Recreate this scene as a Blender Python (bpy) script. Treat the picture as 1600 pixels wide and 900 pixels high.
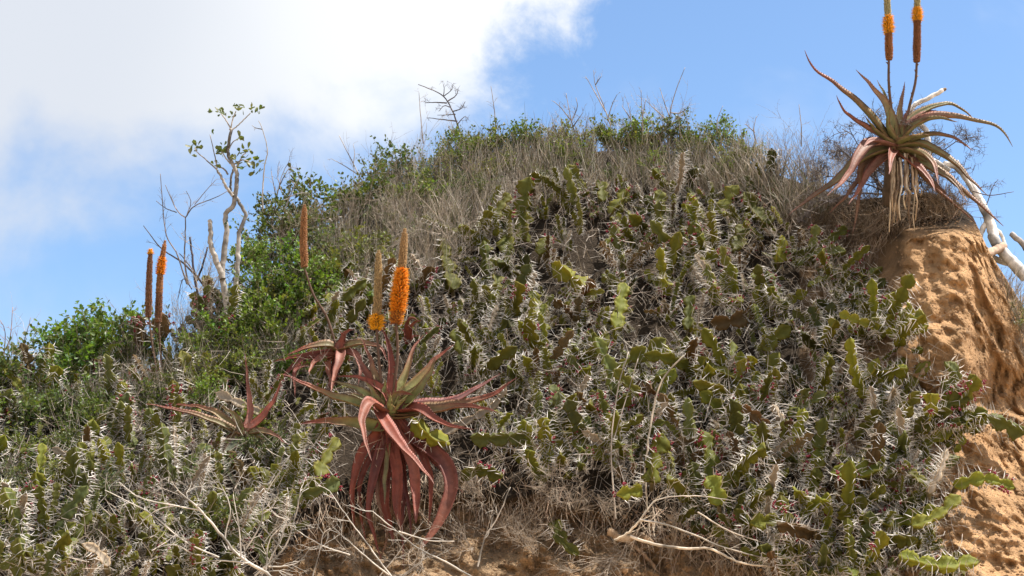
import bpy, math, random
import numpy as np
from mathutils import Vector, Matrix, noise
from mathutils.bvhtree import BVHTree

for o in list(bpy.data.objects):
    bpy.data.objects.remove(o)
SC = bpy.context.scene
COL = SC.collection
RA = np.random.default_rng(11)
R = random.Random(5)

# ------------------------------------------------------------ camera, sky, sun, exposure
PITCH = math.radians(14.0)
CAM = np.array([0.0, 0.0, 1.6])
FPX = 800 / math.tan(math.radians(18.0))      # focal length in photograph pixels
cam = bpy.data.objects.new('camera', bpy.data.cameras.new('camera'))
COL.objects.link(cam)
cam.location = CAM
cam.rotation_euler = (math.radians(90) + PITCH, 0, 0)
cam.data.angle = math.radians(36.0)
cam.data.clip_start = 0.05
cam.data.clip_end = 6000
SC.camera = cam
SUN = Vector((0.43, 0.03, 0.90)).normalized()
sun = bpy.data.objects.new('sun', bpy.data.lights.new('sun', 'SUN'))
COL.objects.link(sun)
sun.data.energy = 5.0
sun.data.angle = math.radians(0.5)
sun.data.color = (1.0, 0.94, 0.85)
sun.rotation_euler = (-SUN).to_track_quat('-Z', 'Y').to_euler()
sun.location = (3, -3, 12)
SC.view_settings.view_transform = 'Standard'
SC.view_settings.look = 'None'
SC.view_settings.gamma = 1.0
SC.view_settings.use_curve_mapping = False
SC.view_settings.exposure = 1.06
SC.cycles.max_bounces = 5
SC.cycles.transparent_max_bounces = 4

def ray(px, py):
    c, s = math.cos(PITCH), math.sin(PITCH)
    x = (np.asarray(px, float) - 800) / FPX
    y = (450 - np.asarray(py, float)) / FPX
    return np.stack([x, c - s * y, s + c * y], -1)      # y component is not 1

world = bpy.data.worlds.new('World')
SC.world = world
world.use_nodes = True
nt = world.node_tree
nt.nodes.clear()
def nd(t, tree=None, **kw):
    n = (tree or nt).nodes.new(t)
    for k, v in kw.items():
        setattr(n, k, v)
    return n
def math_n(tree, op, a, b=None, clamp=False):
    n = tree.nodes.new('ShaderNodeMath'); n.operation = op; n.use_clamp = clamp
    for i, v in enumerate((a, b)):
        if v is None: continue
        if isinstance(v, (int, float)): n.inputs[i].default_value = v
        else: tree.links.new(v, n.inputs[i])
    return n.outputs[0]
out = nd('ShaderNodeOutputWorld'); bg = nd('ShaderNodeBackground')
bg.inputs[1].default_value = 0.100
sky = nd('ShaderNodeTexSky', sky_type='NISHITA', sun_disc=False)
sky.sun_elevation = math.asin(SUN.z)
sky.sun_rotation = math.atan2(SUN.x, SUN.y)
sky.air_density = 1.0; sky.dust_density = 0.6; sky.ozone_density = 2.0
tc = nd('ShaderNodeTexCoord')
def plane_coord(vec, off):
    n = nd('ShaderNodeVectorMath', operation='DOT_PRODUCT')
    nt.links.new(tc.outputs['Generated'], n.inputs[0]); n.inputs[1].default_value = vec
    return math_n(nt, 'ADD', n.outputs['Value'], off)
def great_circle(a, b, inside):
    """plane through the eye and two sky directions, positive on the side of the third"""
    A, B, I = [Vector(ray(*q)).normalized() for q in (a, b, inside)]
    n = A.cross(B).normalized()
    return n if n.dot(I) > 0 else -n
e1 = plane_coord(great_circle((915, 0), (800, 175), (300, 100)), 0)       # the cloud's crisp edge
e2 = plane_coord(great_circle((20, 325), (830, 218), (300, 0)), 0)        # its ragged underside
def sky_noise(scale, detail, rough, dist=0.0, loc=(0, 0, 0)):
    mp = nd('ShaderNodeMapping'); nt.links.new(tc.outputs['Generated'], mp.inputs[0]); mp.inputs['Location'].default_value = loc
    n = nd('ShaderNodeTexNoise'); n.inputs['Scale'].default_value = scale; n.inputs['Detail'].default_value = detail
    n.inputs['Roughness'].default_value = rough; n.inputs['Distortion'].default_value = dist
    nt.links.new(mp.outputs[0], n.inputs['Vector'])
    return math_n(nt, 'SUBTRACT', n.outputs['Fac'], 0.5)
def sstep(v, lo, hi):
    m = nd('ShaderNodeMapRange', interpolation_type='SMOOTHSTEP')
    nt.links.new(v, m.inputs[0]); m.inputs[1].default_value = lo; m.inputs[2].default_value = hi
    return m.outputs[0]
nA = sky_noise(15, 8, 0.62, 0.25)
nB = sky_noise(9, 5, 0.55, 0.3, (3, 1, 2))
nC = sky_noise(3.2, 3, 0.5, 0.2, (7, 2, 0))
m1 = sstep(math_n(nt, 'ADD', e1, math_n(nt, 'MULTIPLY', nA, 0.13)), -0.004, 0.038)
m2 = sstep(math_n(nt, 'ADD', e2, math_n(nt, 'ADD', math_n(nt, 'MULTIPLY', nB, 0.17), math_n(nt, 'MULTIPLY', nA, 0.05))), -0.035, 0.055)
wisp = math_n(nt, 'MULTIPLY', sstep(nB, 0.02, 0.3), 0.30)
cover = math_n(nt, 'MAXIMUM', math_n(nt, 'MULTIPLY', m1, m2), wisp)
cover = math_n(nt, 'MULTIPLY', cover, 0.97)
# cloud brightness: thick grey to the left, bright near the sunward edge (a thin cloud passes more light there)
e3 = plane_coord(great_circle((560, -100), (500, 400), (900, 100)), 0)
brt = sstep(math_n(nt, 'ADD', e3, math_n(nt, 'MULTIPLY', nC, 0.25)), -0.14, 0.05)
mixc = nd('ShaderNodeMix', data_type='RGBA'); nt.links.new(brt, mixc.inputs[0])
mixc.inputs[6].default_value = (3.75, 3.95, 4.3, 1); mixc.inputs[7].default_value = (5.0, 5.1, 5.2, 1)
skyc = nd('ShaderNodeMix', data_type='RGBA', blend_type='MULTIPLY'); skyc.inputs[0].default_value = 1
nt.links.new(sky.outputs[0], skyc.inputs[6]); skyc.inputs[7].default_value = (0.84, 0.935, 1.0, 1)
mixs = nd('ShaderNodeMix', data_type='RGBA')
nt.links.new(cover, mixs.inputs[0]); nt.links.new(skyc.outputs[2], mixs.inputs[6]); nt.links.new(mixc.outputs[2], mixs.inputs[7])
nt.links.new(mixs.outputs[2], bg.inputs[0]); nt.links.new(bg.outputs[0], out.inputs[0])

# ------------------------------------------------------------ helpers
def mat(name, col=None, rough=0.7, trans=0.0, nscale=30, namt=0.35, bump=0.0, bscale=60, rnd=0.0, spec=0.3, hue=0.0, tcol=(1, 1, 1)):
    m = bpy.data.materials.new(name); m.use_nodes = True
    t = m.node_tree; t.nodes.clear()
    o = t.nodes.new('ShaderNodeOutputMaterial'); p = t.nodes.new('ShaderNodeBsdfPrincipled')
    p.inputs['Roughness'].default_value = rough; p.inputs['Specular IOR Level'].default_value = spec
    co = t.nodes.new('ShaderNodeTexCoord')
    nz = t.nodes.new('ShaderNodeTexNoise'); nz.inputs['Scale'].default_value = nscale; nz.inputs['Detail'].default_value = 5
    nz.inputs['Roughness'].default_value = 0.6
    t.links.new(co.outputs['Object'], nz.inputs['Vector'])
    if col is None:
        a = t.nodes.new('ShaderNodeAttribute'); a.attribute_name = 'col'; src = a.outputs['Color']
    else:
        a = t.nodes.new('ShaderNodeRGB'); a.outputs[0].default_value = (*col, 1); src = a.outputs[0]
    v = math_n(t, 'ADD', math_n(t, 'MULTIPLY', math_n(t, 'SUBTRACT', nz.outputs['Fac'], 0.5), 2.6 * namt), 1.0)
    hs = t.nodes.new('ShaderNodeHueSaturation')
    t.links.new(src, hs.inputs['Color'])
    if rnd > 0 or hue > 0:
        oi = t.nodes.new('ShaderNodeObjectInfo')
        r1 = math_n(t, 'SUBTRACT', oi.outputs['Random'], 0.5)
        v = math_n(t, 'MULTIPLY', v, math_n(t, 'ADD', math_n(t, 'MULTIPLY', r1, 2 * rnd), 1.0))
        r2 = math_n(t, 'SUBTRACT', math_n(t, 'FRACT', math_n(t, 'MULTIPLY', oi.outputs['Random'], 17.3)), 0.5)
        t.links.new(math_n(t, 'ADD', math_n(t, 'MULTIPLY', r2, 2 * hue), 0.5), hs.inputs['Hue'])
    t.links.new(v, hs.inputs['Value'])
    t.links.new(hs.outputs[0], p.inputs['Base Color'])
    last = p.outputs[0]
    if bump > 0:
        b = t.nodes.new('ShaderNodeBump'); b.inputs['Strength'].default_value = 1; b.inputs['Distance'].default_value = bump
        n2 = t.nodes.new('ShaderNodeTexNoise'); n2.inputs['Scale'].default_value = bscale; n2.inputs['Detail'].default_value = 6
        n2.inputs['Roughness'].default_value = 0.65
        t.links.new(co.outputs['Object'], n2.inputs['Vector'])
        t.links.new(n2.outputs['Fac'], b.inputs['Height']); t.links.new(b.outputs[0], p.inputs['Normal'])
    if trans > 0:
        tr = t.nodes.new('ShaderNodeBsdfTranslucent'); mx = t.nodes.new('ShaderNodeMixShader'); mx.inputs[0].default_value = trans
        tm = t.nodes.new('ShaderNodeMix'); tm.data_type = 'RGBA'; tm.blend_type = 'MULTIPLY'; tm.inputs[0].default_value = 1
        t.links.new(hs.outputs[0], tm.inputs[6]); tm.inputs[7].default_value = (*tcol, 1)
        t.links.new(tm.outputs[2], tr.inputs[0])
        t.links.new(p.outputs[0], mx.inputs[1]); t.links.new(tr.outputs[0], mx.inputs[2]); last = mx.outputs[0]
    t.links.new(last, o.inputs[0])
    return m

M = dict(
    pad=mat('euphorbia_flesh', None, 0.62, 0.36, 14, 0.40, 0.0015, 90, 0.30, 0.16, 0.012, (2.1, 1.75, 0.45)),
    spine=mat('dry_spine', None, 0.6, 0.0, 40, 0.3, rnd=0.15),
    deadpad=mat('dead_euphorbia_flesh', None, 0.8, 0.0, 22, 0.5, 0.002, 60, 0.25, 0.1),
    fruit=mat('red_fruit', (0.20, 0.010, 0.026), 0.4, 0.0, 60, 0.5),
    aloe=mat('aloe_leaf_skin', None, 0.56, 0.0, 26, 0.55, 0.0022, 75, 0.10, 0.3),
    bud=mat('flower_bud', None, 0.6, 0.25, 80, 0.3, tcol=(1.3, 1.1, 0.8)),
    leaf=mat('green_leaf', None, 0.45, 0.35, 12, 0.25, rnd=0.22, hue=0.02, tcol=(1.3, 1.3, 0.5)),
    twig=mat('bare_twig', None, 0.75, 0.0, 25, 0.4),
    bark=mat('pale_bark', None, 0.85, 0.0, 22, 0.75, 0.004, 45),
    grass=mat('dry_grass_blade', None, 0.7, 0.4, 9, 0.3),
)

class MB:
    def __init__(s): s.V = []; s.C = []; s.F = []; s.M = []; s.n = 0
    def add(s, v, f, col=(.5, .5, .5), mi=0):
        v = np.asarray(v, float).reshape(-1, 3)
        c = np.asarray(col, float)
        if c.ndim == 1: c = np.tile(c, (len(v), 1))
        s.V.append(v); s.C.append(c)
        for g in (f if isinstance(f, list) and isinstance(f[0], np.ndarray) else [f]):
            g = np.asarray(g, np.int64)
            if len(g): s.F.append(g + s.n); s.M.append(np.full(len(g), mi, np.int32))
        s.n += len(v)
    def mesh(s, name, mats, smooth=True):
        me = bpy.data.meshes.new(name)
        V = np.concatenate(s.V); C = np.concatenate(s.C)
        me.vertices.add(len(V)); me.vertices.foreach_set('co', V.astype(np.float32).ravel())
        loops = np.concatenate([g.ravel() for g in s.F]); tot = np.concatenate([np.full(len(g), g.shape[1], np.int32) for g in s.F])
        st = np.concatenate([[0], np.cumsum(tot)[:-1]]).astype(np.int32)
        me.loops.add(len(loops)); me.loops.foreach_set('vertex_index', loops.astype(np.int32))
        me.polygons.add(len(tot)); me.polygons.foreach_set('loop_start', st)
        me.polygons.foreach_set('material_index', np.concatenate(s.M))
        me.polygons.foreach_set('use_smooth', np.full(len(tot), smooth))
        at = me.attributes.new('col', 'FLOAT_COLOR', 'POINT')
        at.data.foreach_set('color', np.concatenate([np.clip(C, 0, 1), np.ones((len(C), 1))], 1).astype(np.float32).ravel())
        for m in (mats if isinstance(mats, (list, tuple)) else [mats]): me.materials.append(M[m] if isinstance(m, str) else m)
        me.update(calc_edges=True); me.validate()
        return me

def link(name, me, parent=None, **kw):
    o = bpy.data.objects.new(name, me); COL.objects.link(o)
    if parent is not None: o.parent = parent
    for k, v in kw.items():
        if v: o[k] = v
    return o
def empty(name, label, cat, loc=(0, 0, 0), group=None):
    o = bpy.data.objects.new(name, None); COL.objects.link(o); o.empty_display_size = 0.1
    o.location = Vector(loc); o['label'] = label; o['category'] = cat
    if group: o['group'] = group
    return o

def nrm(v): return v / np.maximum(np.linalg.norm(v, axis=-1, keepdims=True), 1e-9)
def rv(): return RA.normal(size=3)
def catmull(P, n):
    P = np.asarray(P, float)
    if len(P) == 2: return P[0] + (P[1] - P[0]) * np.linspace(0, 1, n)[:, None]
    Q = np.vstack([2 * P[0] - P[1], P, 2 * P[-1] - P[-2]])
    d = np.concatenate([[0], np.cumsum(np.linalg.norm(np.diff(P, axis=0), axis=1))]); d /= d[-1]
    o = []
    for t in np.linspace(0, 1, n):
        i = min(max(int(np.searchsorted(d, t, 'right')) - 1, 0), len(P) - 2)
        u = (t - d[i]) / max(d[i + 1] - d[i], 1e-9)
        a, b, c, e = Q[i], Q[i + 1], Q[i + 2], Q[i + 3]
        o.append(0.5 * ((2 * b) + (-a + c) * u + (2 * a - 5 * b + 4 * c - e) * u * u + (-a + 3 * b - 3 * c + e) * u ** 3))
    return np.array(o)
def frames(P, n0=None):
    T = nrm(np.gradient(P, axis=0))
    if n0 is None: n0 = np.array([0.3, 0.9, 0.2]) if abs(T[0][2]) > 0.8 else np.array([0, 0, 1.0])
    N = []
    n = np.asarray(n0, float)
    for t in T:
        n = n - t * n.dot(t)
        l = np.linalg.norm(n)
        n = n / l if l > 1e-5 else nrm(np.cross(t, [1, 0.3, 0.2]))
        N.append(n)
    N = np.array(N)
    return T, N, np.cross(T, N)
def tube(mb, P, rad, n=5, col=(.4, .35, .3), mi=0, cap=False, rough=0.0):
    P = np.asarray(P, float); K = len(P)
    rad = np.full(K, rad) if np.isscalar(rad) else np.asarray(rad, float)
    T, N, B = frames(P)
    a = np.arange(n) * 2 * math.pi / n
    rr = rad[:, None] * (1 + (RA.uniform(-rough, rough, (K, n)) if rough else 0)) * np.ones((K, n))
    V = P[:, None] + rr[..., None] * (np.cos(a)[None, :, None] * N[:, None] + np.sin(a)[None, :, None] * B[:, None])
    i = np.arange(K - 1)[:, None] * n; j = np.arange(n)[None]; j2 = (j + 1) % n
    F = np.stack([i + j, i + j2, i + n + j2, i + n + j], -1).reshape(-1, 4)
    V = V.reshape(-1, 3)
    c = np.asarray(col, float)
    if c.ndim == 2: c = np.repeat(c, n, axis=0)
    fl = [F]
    if cap:
        V = np.vstack([V, P[-1] + T[-1] * rad[-1] * 0.35]); k = len(V) - 1
        if c.ndim == 2: c = np.vstack([c, c[-1]])
        b = (K - 1) * n
        fl.append(np.array([[b + q, b + (q + 1) % n, k] for q in range(n)]))
    mb.add(V, fl, c, mi)

# ------------------------------------------------------------ the bank
def interp(t, x):
    k = np.array(t, float); return np.interp(x, k[:, 0], k[:, 1])
CREST = [(-900, 760), (-300, 690), (0, 640), (100, 622), (200, 596), (300, 552), (380, 490), (450, 420), (520, 372), (600, 318), (700, 264), (800, 244),
         (950, 236), (1100, 243), (1200, 268), (1280, 296), (1340, 312), (1400, 306), (1450, 300), (1490, 312), (1520, 338), (1545, 392), (1575, 440), (1600, 482), (1700, 560), (2000, 700), (2500, 790)]
YC = [(-900, 8.4), (0, 8.6), (300, 9.2), (450, 9.8), (600, 10.5), (800, 11.2), (1100, 11.0), (1230, 10.2), (1330, 9.5), (1400, 9.0), (1500, 8.9), (1600, 9.2), (2500, 10)]
YB = [(-900, 6.6), (0, 6.9), (300, 7.3), (600, 7.9), (1000, 7.95), (1300, 7.8), (1450, 7.8), (1600, 7.8), (2500, 8.4)]
LIP = [(380, 1000), (430, 880), (520, 800), (700, 778), (860, 785), (1000, 815), (1120, 862), (1200, 900), (1300, 970)]
def sm(x, a, b):
    t = np.clip((x - a) / (b - a), 0, 1); return t * t * (3 - 2 * t)
def fbm(p, oct=4):
    return noise.fractal(Vector(p), 1.0, 2.1, oct)
pxs = np.concatenate([np.arange(-900, -100, 50), np.arange(-100, 1700, 4.0), np.arange(1700, 2501, 50)])
def build_bank():
    f_rows = np.concatenate([np.linspace(0, 1, 190), np.linspace(1.01, 2.6, 36)])
    nb = 30
    cr = interp(CREST, pxs)
    yc, yb = interp(YC, pxs), interp(YB, pxs)
    rows = []; cols = []
    G = lambda X, Yp, cx, cy, sx, sy: np.exp(-((X - cx) / sx) ** 2 - ((Yp - cy) / sy) ** 2)
    for f in f_rows:
        py = cr + (900 - cr) * f
        g = np.where(f <= 1, max(f, 0) ** 0.72, 1 + (f - 1) * 0.18)
        cl = sm(pxs, 1380, 1430)
        g = g * (1 - cl) + cl * np.where(f <= 1, f, 1 + (f - 1) * 0.15)
        Y = yc + (yb - yc) * g
        wob0 = np.array([26 * noise.noise(Vector((0.3, p_ / 34.0, 1.5))) + 14 * noise.noise(Vector((2.3, p_ / 12.0, 4.5))) for p_ in py])
        Y = Y + 0.42 * G(pxs, py, 1320, 400, 75, 90)
        Y = Y + 0.20 * G(pxs, py, 700, 460, 120, 60)
        Y = Y - 0.30 * sm(pxs + 0.6 * wob0, 1390, 1420) * (1 - sm(py, 560, 640)) * sm(py, 330, 380)
        Y = Y + 0.05 * sm(py, 560, 646) * cl - 0.13 * sm(py, 640, 660) * cl
        Y = Y + 0.10 * G(pxs, py, 1505, 720, 22, 60) + 0.08 * G(pxs, py, 1560, 560, 30, 60)
        lip = interp(LIP, pxs)
        wob = np.array([26 * noise.noise(Vector((0.3, p_ / 34.0, 1.5))) + 14 * noise.noise(Vector((2.3, p_ / 12.0, 4.5))) for p_ in py])
        lip = lip + np.array([16 * noise.noise(Vector((x_ / 45.0, 2.2, 0))) + 8 * noise.noise(Vector((x_ / 14.0, 5.2, 0))) for x_ in pxs])
        und = sm(py, lip - 8, lip + 22) * (1 - sm(pxs, 1250, 1330)) * sm(pxs, 380, 440)
        Y = Y + 0.24 * und
        V = CAM + ray(pxs, py) * (Y / ray(pxs, py)[:, 1])[:, None]
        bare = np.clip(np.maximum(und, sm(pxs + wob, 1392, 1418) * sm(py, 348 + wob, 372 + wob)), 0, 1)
        bare = np.maximum(bare, 0.38 * sm(pxs, 1240, 1290) * sm(py + wob, 345, 390))  # hollow's soil mixed darker, painting in the shade of the aloe
        D = np.zeros(len(pxs))
        for i, (x, y, z) in enumerate(V):
            d = 0.16 * fbm((x * 0.8, y * 0.8, z * 0.8 + 3)) + 0.055 * fbm((x * 3.1, y * 3.1, z * 2.4), 3)
            b = bare[i]
            if b > 0.02 and -100 < pxs[i] < 1700:
                d += b * (1.8 if pxs[i] < 1300 else 1.3) * (0.05 * fbm((x * 6, y * 2.0, z * 1.3 + 9), 4) + 0.022 * fbm((x * 18, y * 18, z * 14), 5) + 0.10 * (abs(noise.noise(Vector((x * 4.5, y * 4.5, z * 3.2)))) - .2) + 0.06 * (abs(noise.noise(Vector((x * 12, y * 12, z * 8.5)))) - .2) + 0.03 * (abs(noise.noise(Vector((x * 27, y * 27, z * 22)))) - .2) - 0.05 * max(0, 0.55 - noise.cell_vector(Vector((x * 5, y * 5, z * 4))).x) * 0.5
                          - 0.05 * max(0, noise.noise(Vector((x * 9, y * 9, z * 7))) - 0.15))
            else:
                d += 0.02 * noise.noise(Vector((x * 9, y * 9, z * 9)))
            D[i] = d
        dirn = ray(pxs, py); dirn = dirn / dirn[:, 1:2]
        V = V + dirn * D[:, None]
        rows.append(V)
        # loam colours: bare buff sand, and dark humus under plants
        nz = np.array([noise.noise(Vector(v * 2.3)) for v in V])[:, None]; nz2 = np.array([noise.noise(Vector((v[0] * 6, v[1] * 6, v[2] * 14))) for v in V])[:, None]
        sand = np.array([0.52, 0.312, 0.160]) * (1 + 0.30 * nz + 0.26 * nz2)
        under = np.array([0.38, 0.255, 0.15]) * (1 + 0.2 * nz)  # undercut sand, darkened so its shade sits in the colour
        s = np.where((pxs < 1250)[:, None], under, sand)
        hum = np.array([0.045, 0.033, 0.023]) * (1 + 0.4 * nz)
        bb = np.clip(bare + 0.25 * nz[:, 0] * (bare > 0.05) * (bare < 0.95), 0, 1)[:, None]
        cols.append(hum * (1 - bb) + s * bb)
    back = []; bcol = []
    top = rows[0]
    for k in range(nb, 0, -1):
        t = (k / nb) ** 2 * 30
        V = top.copy(); V[:, 1] += t; V[:, 0] *= 1 + t * 0.05
        V[:, 2] += -0.16 * t * np.where(pxs > 1400, 1.4, 1.0) + 0.10 * np.array([noise.noise(Vector((x * 0.7, k * 0.5, 0))) for x in V[:, 0]]) * min(1, t)
        back.append(V); bcol.append(np.tile([0.12, 0.09, 0.055], (len(V), 1)))
    A = np.array(back + rows); C = np.array(bcol + cols)
    nr, nc = A.shape[:2]
    i = np.arange(nr - 1)[:, None] * nc + np.arange(nc - 1)[None]
    F = np.stack([i, i + nc, i + nc + 1, i + 1], -1).reshape(-1, 4)
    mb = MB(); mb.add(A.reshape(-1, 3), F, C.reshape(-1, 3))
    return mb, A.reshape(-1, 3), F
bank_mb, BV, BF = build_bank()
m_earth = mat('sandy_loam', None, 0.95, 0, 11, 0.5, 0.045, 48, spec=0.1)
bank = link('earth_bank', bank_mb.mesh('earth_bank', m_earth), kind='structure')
BVH = BVHTree.FromPolygons([tuple(v) for v in BV], [tuple(f) for f in BF])
g = MB()
gx = np.linspace(-60, 60, 61); gy = np.concatenate([np.linspace(-60, 8, 50), np.linspace(10, 60, 10)])
X, Y = np.meshgrid(gx, gy)
Z = 0.05 * np.sin(X * 0.9 + 1) * np.cos(Y * 0.7)
ii = np.arange(len(gy) - 1)[:, None] * 61 + np.arange(60)[None]
g.add(np.stack([X, Y, Z], -1).reshape(-1, 3), np.stack([ii, ii + 1, ii + 62, ii + 61], -1).reshape(-1, 4), (0.42, 0.31, 0.20))
g.add([[-3000, -3000, -0.3], [3000, -3000, -0.3], [3000, 3000, -0.3], [-3000, 3000, -0.3]], [[0, 1, 2, 3]], (0.3, 0.26, 0.18))
link('ground', g.mesh('ground', mat('beach_sand', None, 0.95, 0, 3, 0.2, 0.02, 12, spec=0.1)), kind='structure')

CV = Vector(CAM)
def hit(px, py):
    d = Vector(ray(px, py)).normalized()
    loc, n, i, dist = BVH.ray_cast(CV, d)
    if loc is None:
        cy = float(interp(CREST, px))
        d = Vector(ray(px, cy + 6)).normalized()
        loc, n, i, dist = BVH.ray_cast(CV, d)
        if loc is None: return None, None
    if n.dot(d) > 0: n = -n
    return loc, n
def S(px, py, off=0.0):
    """a point in front of the bank by off metres, seen at px, py (for places above the crest: at the crest's distance)"""
    loc, n = hit(px, py)
    Yd = loc.y - off
    r = ray(px, py)
    return CAM + r * (Yd / r[1])
def W(px, py, Yd):
    r = ray(px, py); return CAM + r * (Yd / r[1])

# ------------------------------------------------------------ label maker for scattered plants
LANDMARKS = [('the big red aloe', 620, 690), ('the aloe on the cliff top', 1400, 250), ('the sandy cliff face', 1480, 520),
             ('the curved bare stem', 1035, 620), ('the pale dead branch', 1120, 850), ('the leaning bare tree', 355, 360),
             ('the orange spikes', 605, 450), ('the rusty flower spike', 476, 370), ('the thin skyline spikes', 245, 450),
             ('the forked dead branch', 370, 830), ('the half-hidden red aloe', 370, 670), ('the sandy ledge', 1520, 660),
             ('the thorny dead twig', 700, 180), ('the tall crest twigs', 940, 190), ('the grassy crest', 1120, 260),
             ('the yellow-green paired pads', 890, 430), ('the tallest olive column', 822, 330), ('the fruiting column', 1030, 715),
             ('the cliff-top hollow', 1320, 370), ('the pale dead spiny stem', 150, 850), ('the undercut bank', 860, 850), ('the bright notched column', 140, 690)]
_used = {}
ORD = ['', 'second nearest ', 'third nearest ', 'fourth nearest ', 'fifth nearest ', 'sixth nearest ', 'seventh nearest ', 'eighth nearest ', 'ninth nearest ', 'tenth nearest ']
def assign_labels(items):
    """items: (object, look phrase, px, py); each label names its look and the landmark it stands by"""
    buckets = {}
    for o, look, px, py in items:
        d, n, lx, ly = min((math.hypot(px - x, py - y), n, x, y) for n, x, y in LANDMARKS)
        dx, dy = px - lx, py - ly
        rel = ('above' if dy < 0 else 'below') if abs(dy) > abs(dx) * 0.9 else ('right of' if dx > 0 else 'left of')
        buckets.setdefault((look, rel, n), []).append((d, o))
    for (look, rel, n), L in buckets.items():
        L.sort(key=lambda q: q[0])
        for k, (d, o) in enumerate(L):
            o['label'] = f'{look}, {rel} {n}' if len(L) == 1 else (f'{look}, {ORD[k]}{rel} {n}' if k else f'{look}, closest {rel} {n}')

# ------------------------------------------------------------ spiny three-winged euphorbia
TONES = dict(olive=(0.116, 0.122, 0.025), lime=(0.158, 0.170, 0.027), grey=(0.26, 0.215, 0.165), pale=(0.13, 0.15, 0.052), dark=(0.060, 0.066, 0.020), brown=(0.115, 0.08, 0.038))
def euph(P, Rw, tone, fruit=0.0, spine=1.0, segl=None, dead=False):
    """one winged stem along P. returns meshes for flesh, spines, fruit"""
    L = np.linalg.norm(np.diff(P, axis=0), axis=1).sum()
    K = max(int(L / 0.0085), 8)
    P = catmull(P, K)
    T, N, B = frames(P, rv())
    base = np.array(TONES[tone])
    s = np.linspace(0, L, K)
    if segl is None: segl = R.uniform(0.095, 0.135) * (Rw / 0.068)
    nseg = max(1, round(L / segl))
    wob = RA.uniform(-0.12, 0.12, nseg + 2); wr = RA.uniform(0.8, 1.12, nseg + 1)
    ph = s / L * nseg
    seg = np.minimum(ph.astype(int), nseg - 1); p = ph - seg
    env = 0.27 + 0.73 * np.sin(np.pi * np.clip(p, 0, 1) ** 0.9) ** 0.6
    Rs = Rw * env * wr[seg]
    tipf = np.clip((L - s) / (0.35 * segl), 0, 1) ** 0.5
    Rs = Rs * (0.25 + 0.75 * tipf)
    nw = 3
    tw0 = R.uniform(0, 6.28); tw = R.uniform(-1.2, 1.2)
    fb = MB(); sp = MB(); fr = MB()
    nt_ = 3.6
    rings = []; cols = []
    teeth = []
    for i in range(K):
        ring = []; cc = []
        rv_ = max(0.18 * Rs[i], 0.006)
        for w in range(nw):
            phs = 2 * np.pi * (ph[i] * nt_ + w * 0.37)
            a = tw0 + tw * s[i] + w * 2 * np.pi / nw + 0.10 * math.sin(phs * 0.5 + w) * min(1, Rs[i] / 0.05) + wob[seg[i]]
            sc = 1.0 - 0.24 * abs(math.sin(phs / 2)) ** 0.85
            r = Rs[i] * sc
            th = 0.0030 if not dead else 0.0016
            def pt(ang, rad, off=0.0):
                d = math.cos(ang) * N[i] + math.sin(ang) * B[i]; q = -math.sin(ang) * N[i] + math.cos(ang) * B[i]
                return P[i] + d * rad + q * off
            ring += [pt(a - math.pi / nw, rv_), pt(a, r * 0.55, -0.0075 if not dead else -0.003), pt(a, r, -th), pt(a, r, th), pt(a, r * 0.55, 0.0075 if not dead else 0.003)]
            e = base * 1.0; rim = base * np.array([1.25, 1.1, 0.9])
            cc += [base * 0.9, e, rim, rim, e]
            if i > 1 and math.cos(phs) > math.cos(2 * np.pi * nt_ * (ph[min(i + 1, K - 1)] - ph[i]) * 0.55) and Rs[i] > 0.4 * Rw:
                d = math.cos(a) * N[i] + math.sin(a) * B[i]; q = -math.sin(a) * N[i] + math.cos(a) * B[i]
                teeth.append((P[i] + d * r, d, q, T[i]))
        rings.append(ring); cols.append(cc)
    m = nw * 5
    V = np.array(rings).reshape(-1, 3); C = np.array(cols).reshape(-1, 3)
    i = np.arange(K - 1)[:, None] * m; j = np.arange(m)[None]; j2 = (j + 1) % m
    F = np.stack([i + j, i + j2, i + m + j2, i + m + j], -1).reshape(-1, 4)
    V = np.vstack([V, P[-1] + T[-1] * 0.006]); C = np.vstack([C, base]); k = len(V) - 1
    cap = np.array([[(K - 1) * m + q, (K - 1) * m + (q + 1) % m, k] for q in range(m)])
    fb.add(V, [F, cap], C)
    for (p0, d, q, t) in teeth:
        for sgn in (-1, 1):
            if R.random() > spine: continue
            dd = nrm(d * R.uniform(0.5, 1.0) + q * sgn * R.uniform(0.35, 1.0) + t * R.uniform(-0.6, 0.6))
            ln = R.uniform(0.036, 0.074); r0 = R.uniform(0.0014, 0.0023)
            u = nrm(np.cross(dd, t + 0.01)); v = np.cross(dd, u)
            bp = p0 - d * 0.003
            Vs = [bp + r0 * (math.cos(x) * u + math.sin(x) * v) for x in (0, 2.09, 4.19)]
            mid = bp + dd * ln * 0.5
            Vs += [mid + 0.75 * r0 * (math.cos(x) * u + math.sin(x) * v) for x in (0, 2.09, 4.19)] + [bp + dd * ln + t * R.uniform(-.006, .006)]
            c0 = np.array([0.66, 0.61, 0.55]) * R.uniform(0.55, 1.25)
            sp.add(Vs, [np.array([[0, 1, 4, 3], [1, 2, 5, 4], [2, 0, 3, 5]]), np.array([[3, 4, 6], [4, 5, 6], [5, 3, 6]])], c0)
        if fruit and R.random() < fruit and (p0 - P[0]).dot(P[-1] - P[0]) > 0.45 * L * L:
            for _ in range(R.randint(2, 6)):
                c = p0 + d * R.uniform(0.004, 0.016) + q * R.uniform(-.014, .014) + t * R.uniform(-.012, .012)
                add_berry(fr, c, R.uniform(0.0045, 0.0072))
    return fb, sp, fr
OCT = np.array([[1, 0, 0], [-1, 0, 0], [0, 1, 0], [0, -1, 0], [0, 0, 1], [0, 0, -1]], float)
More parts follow.
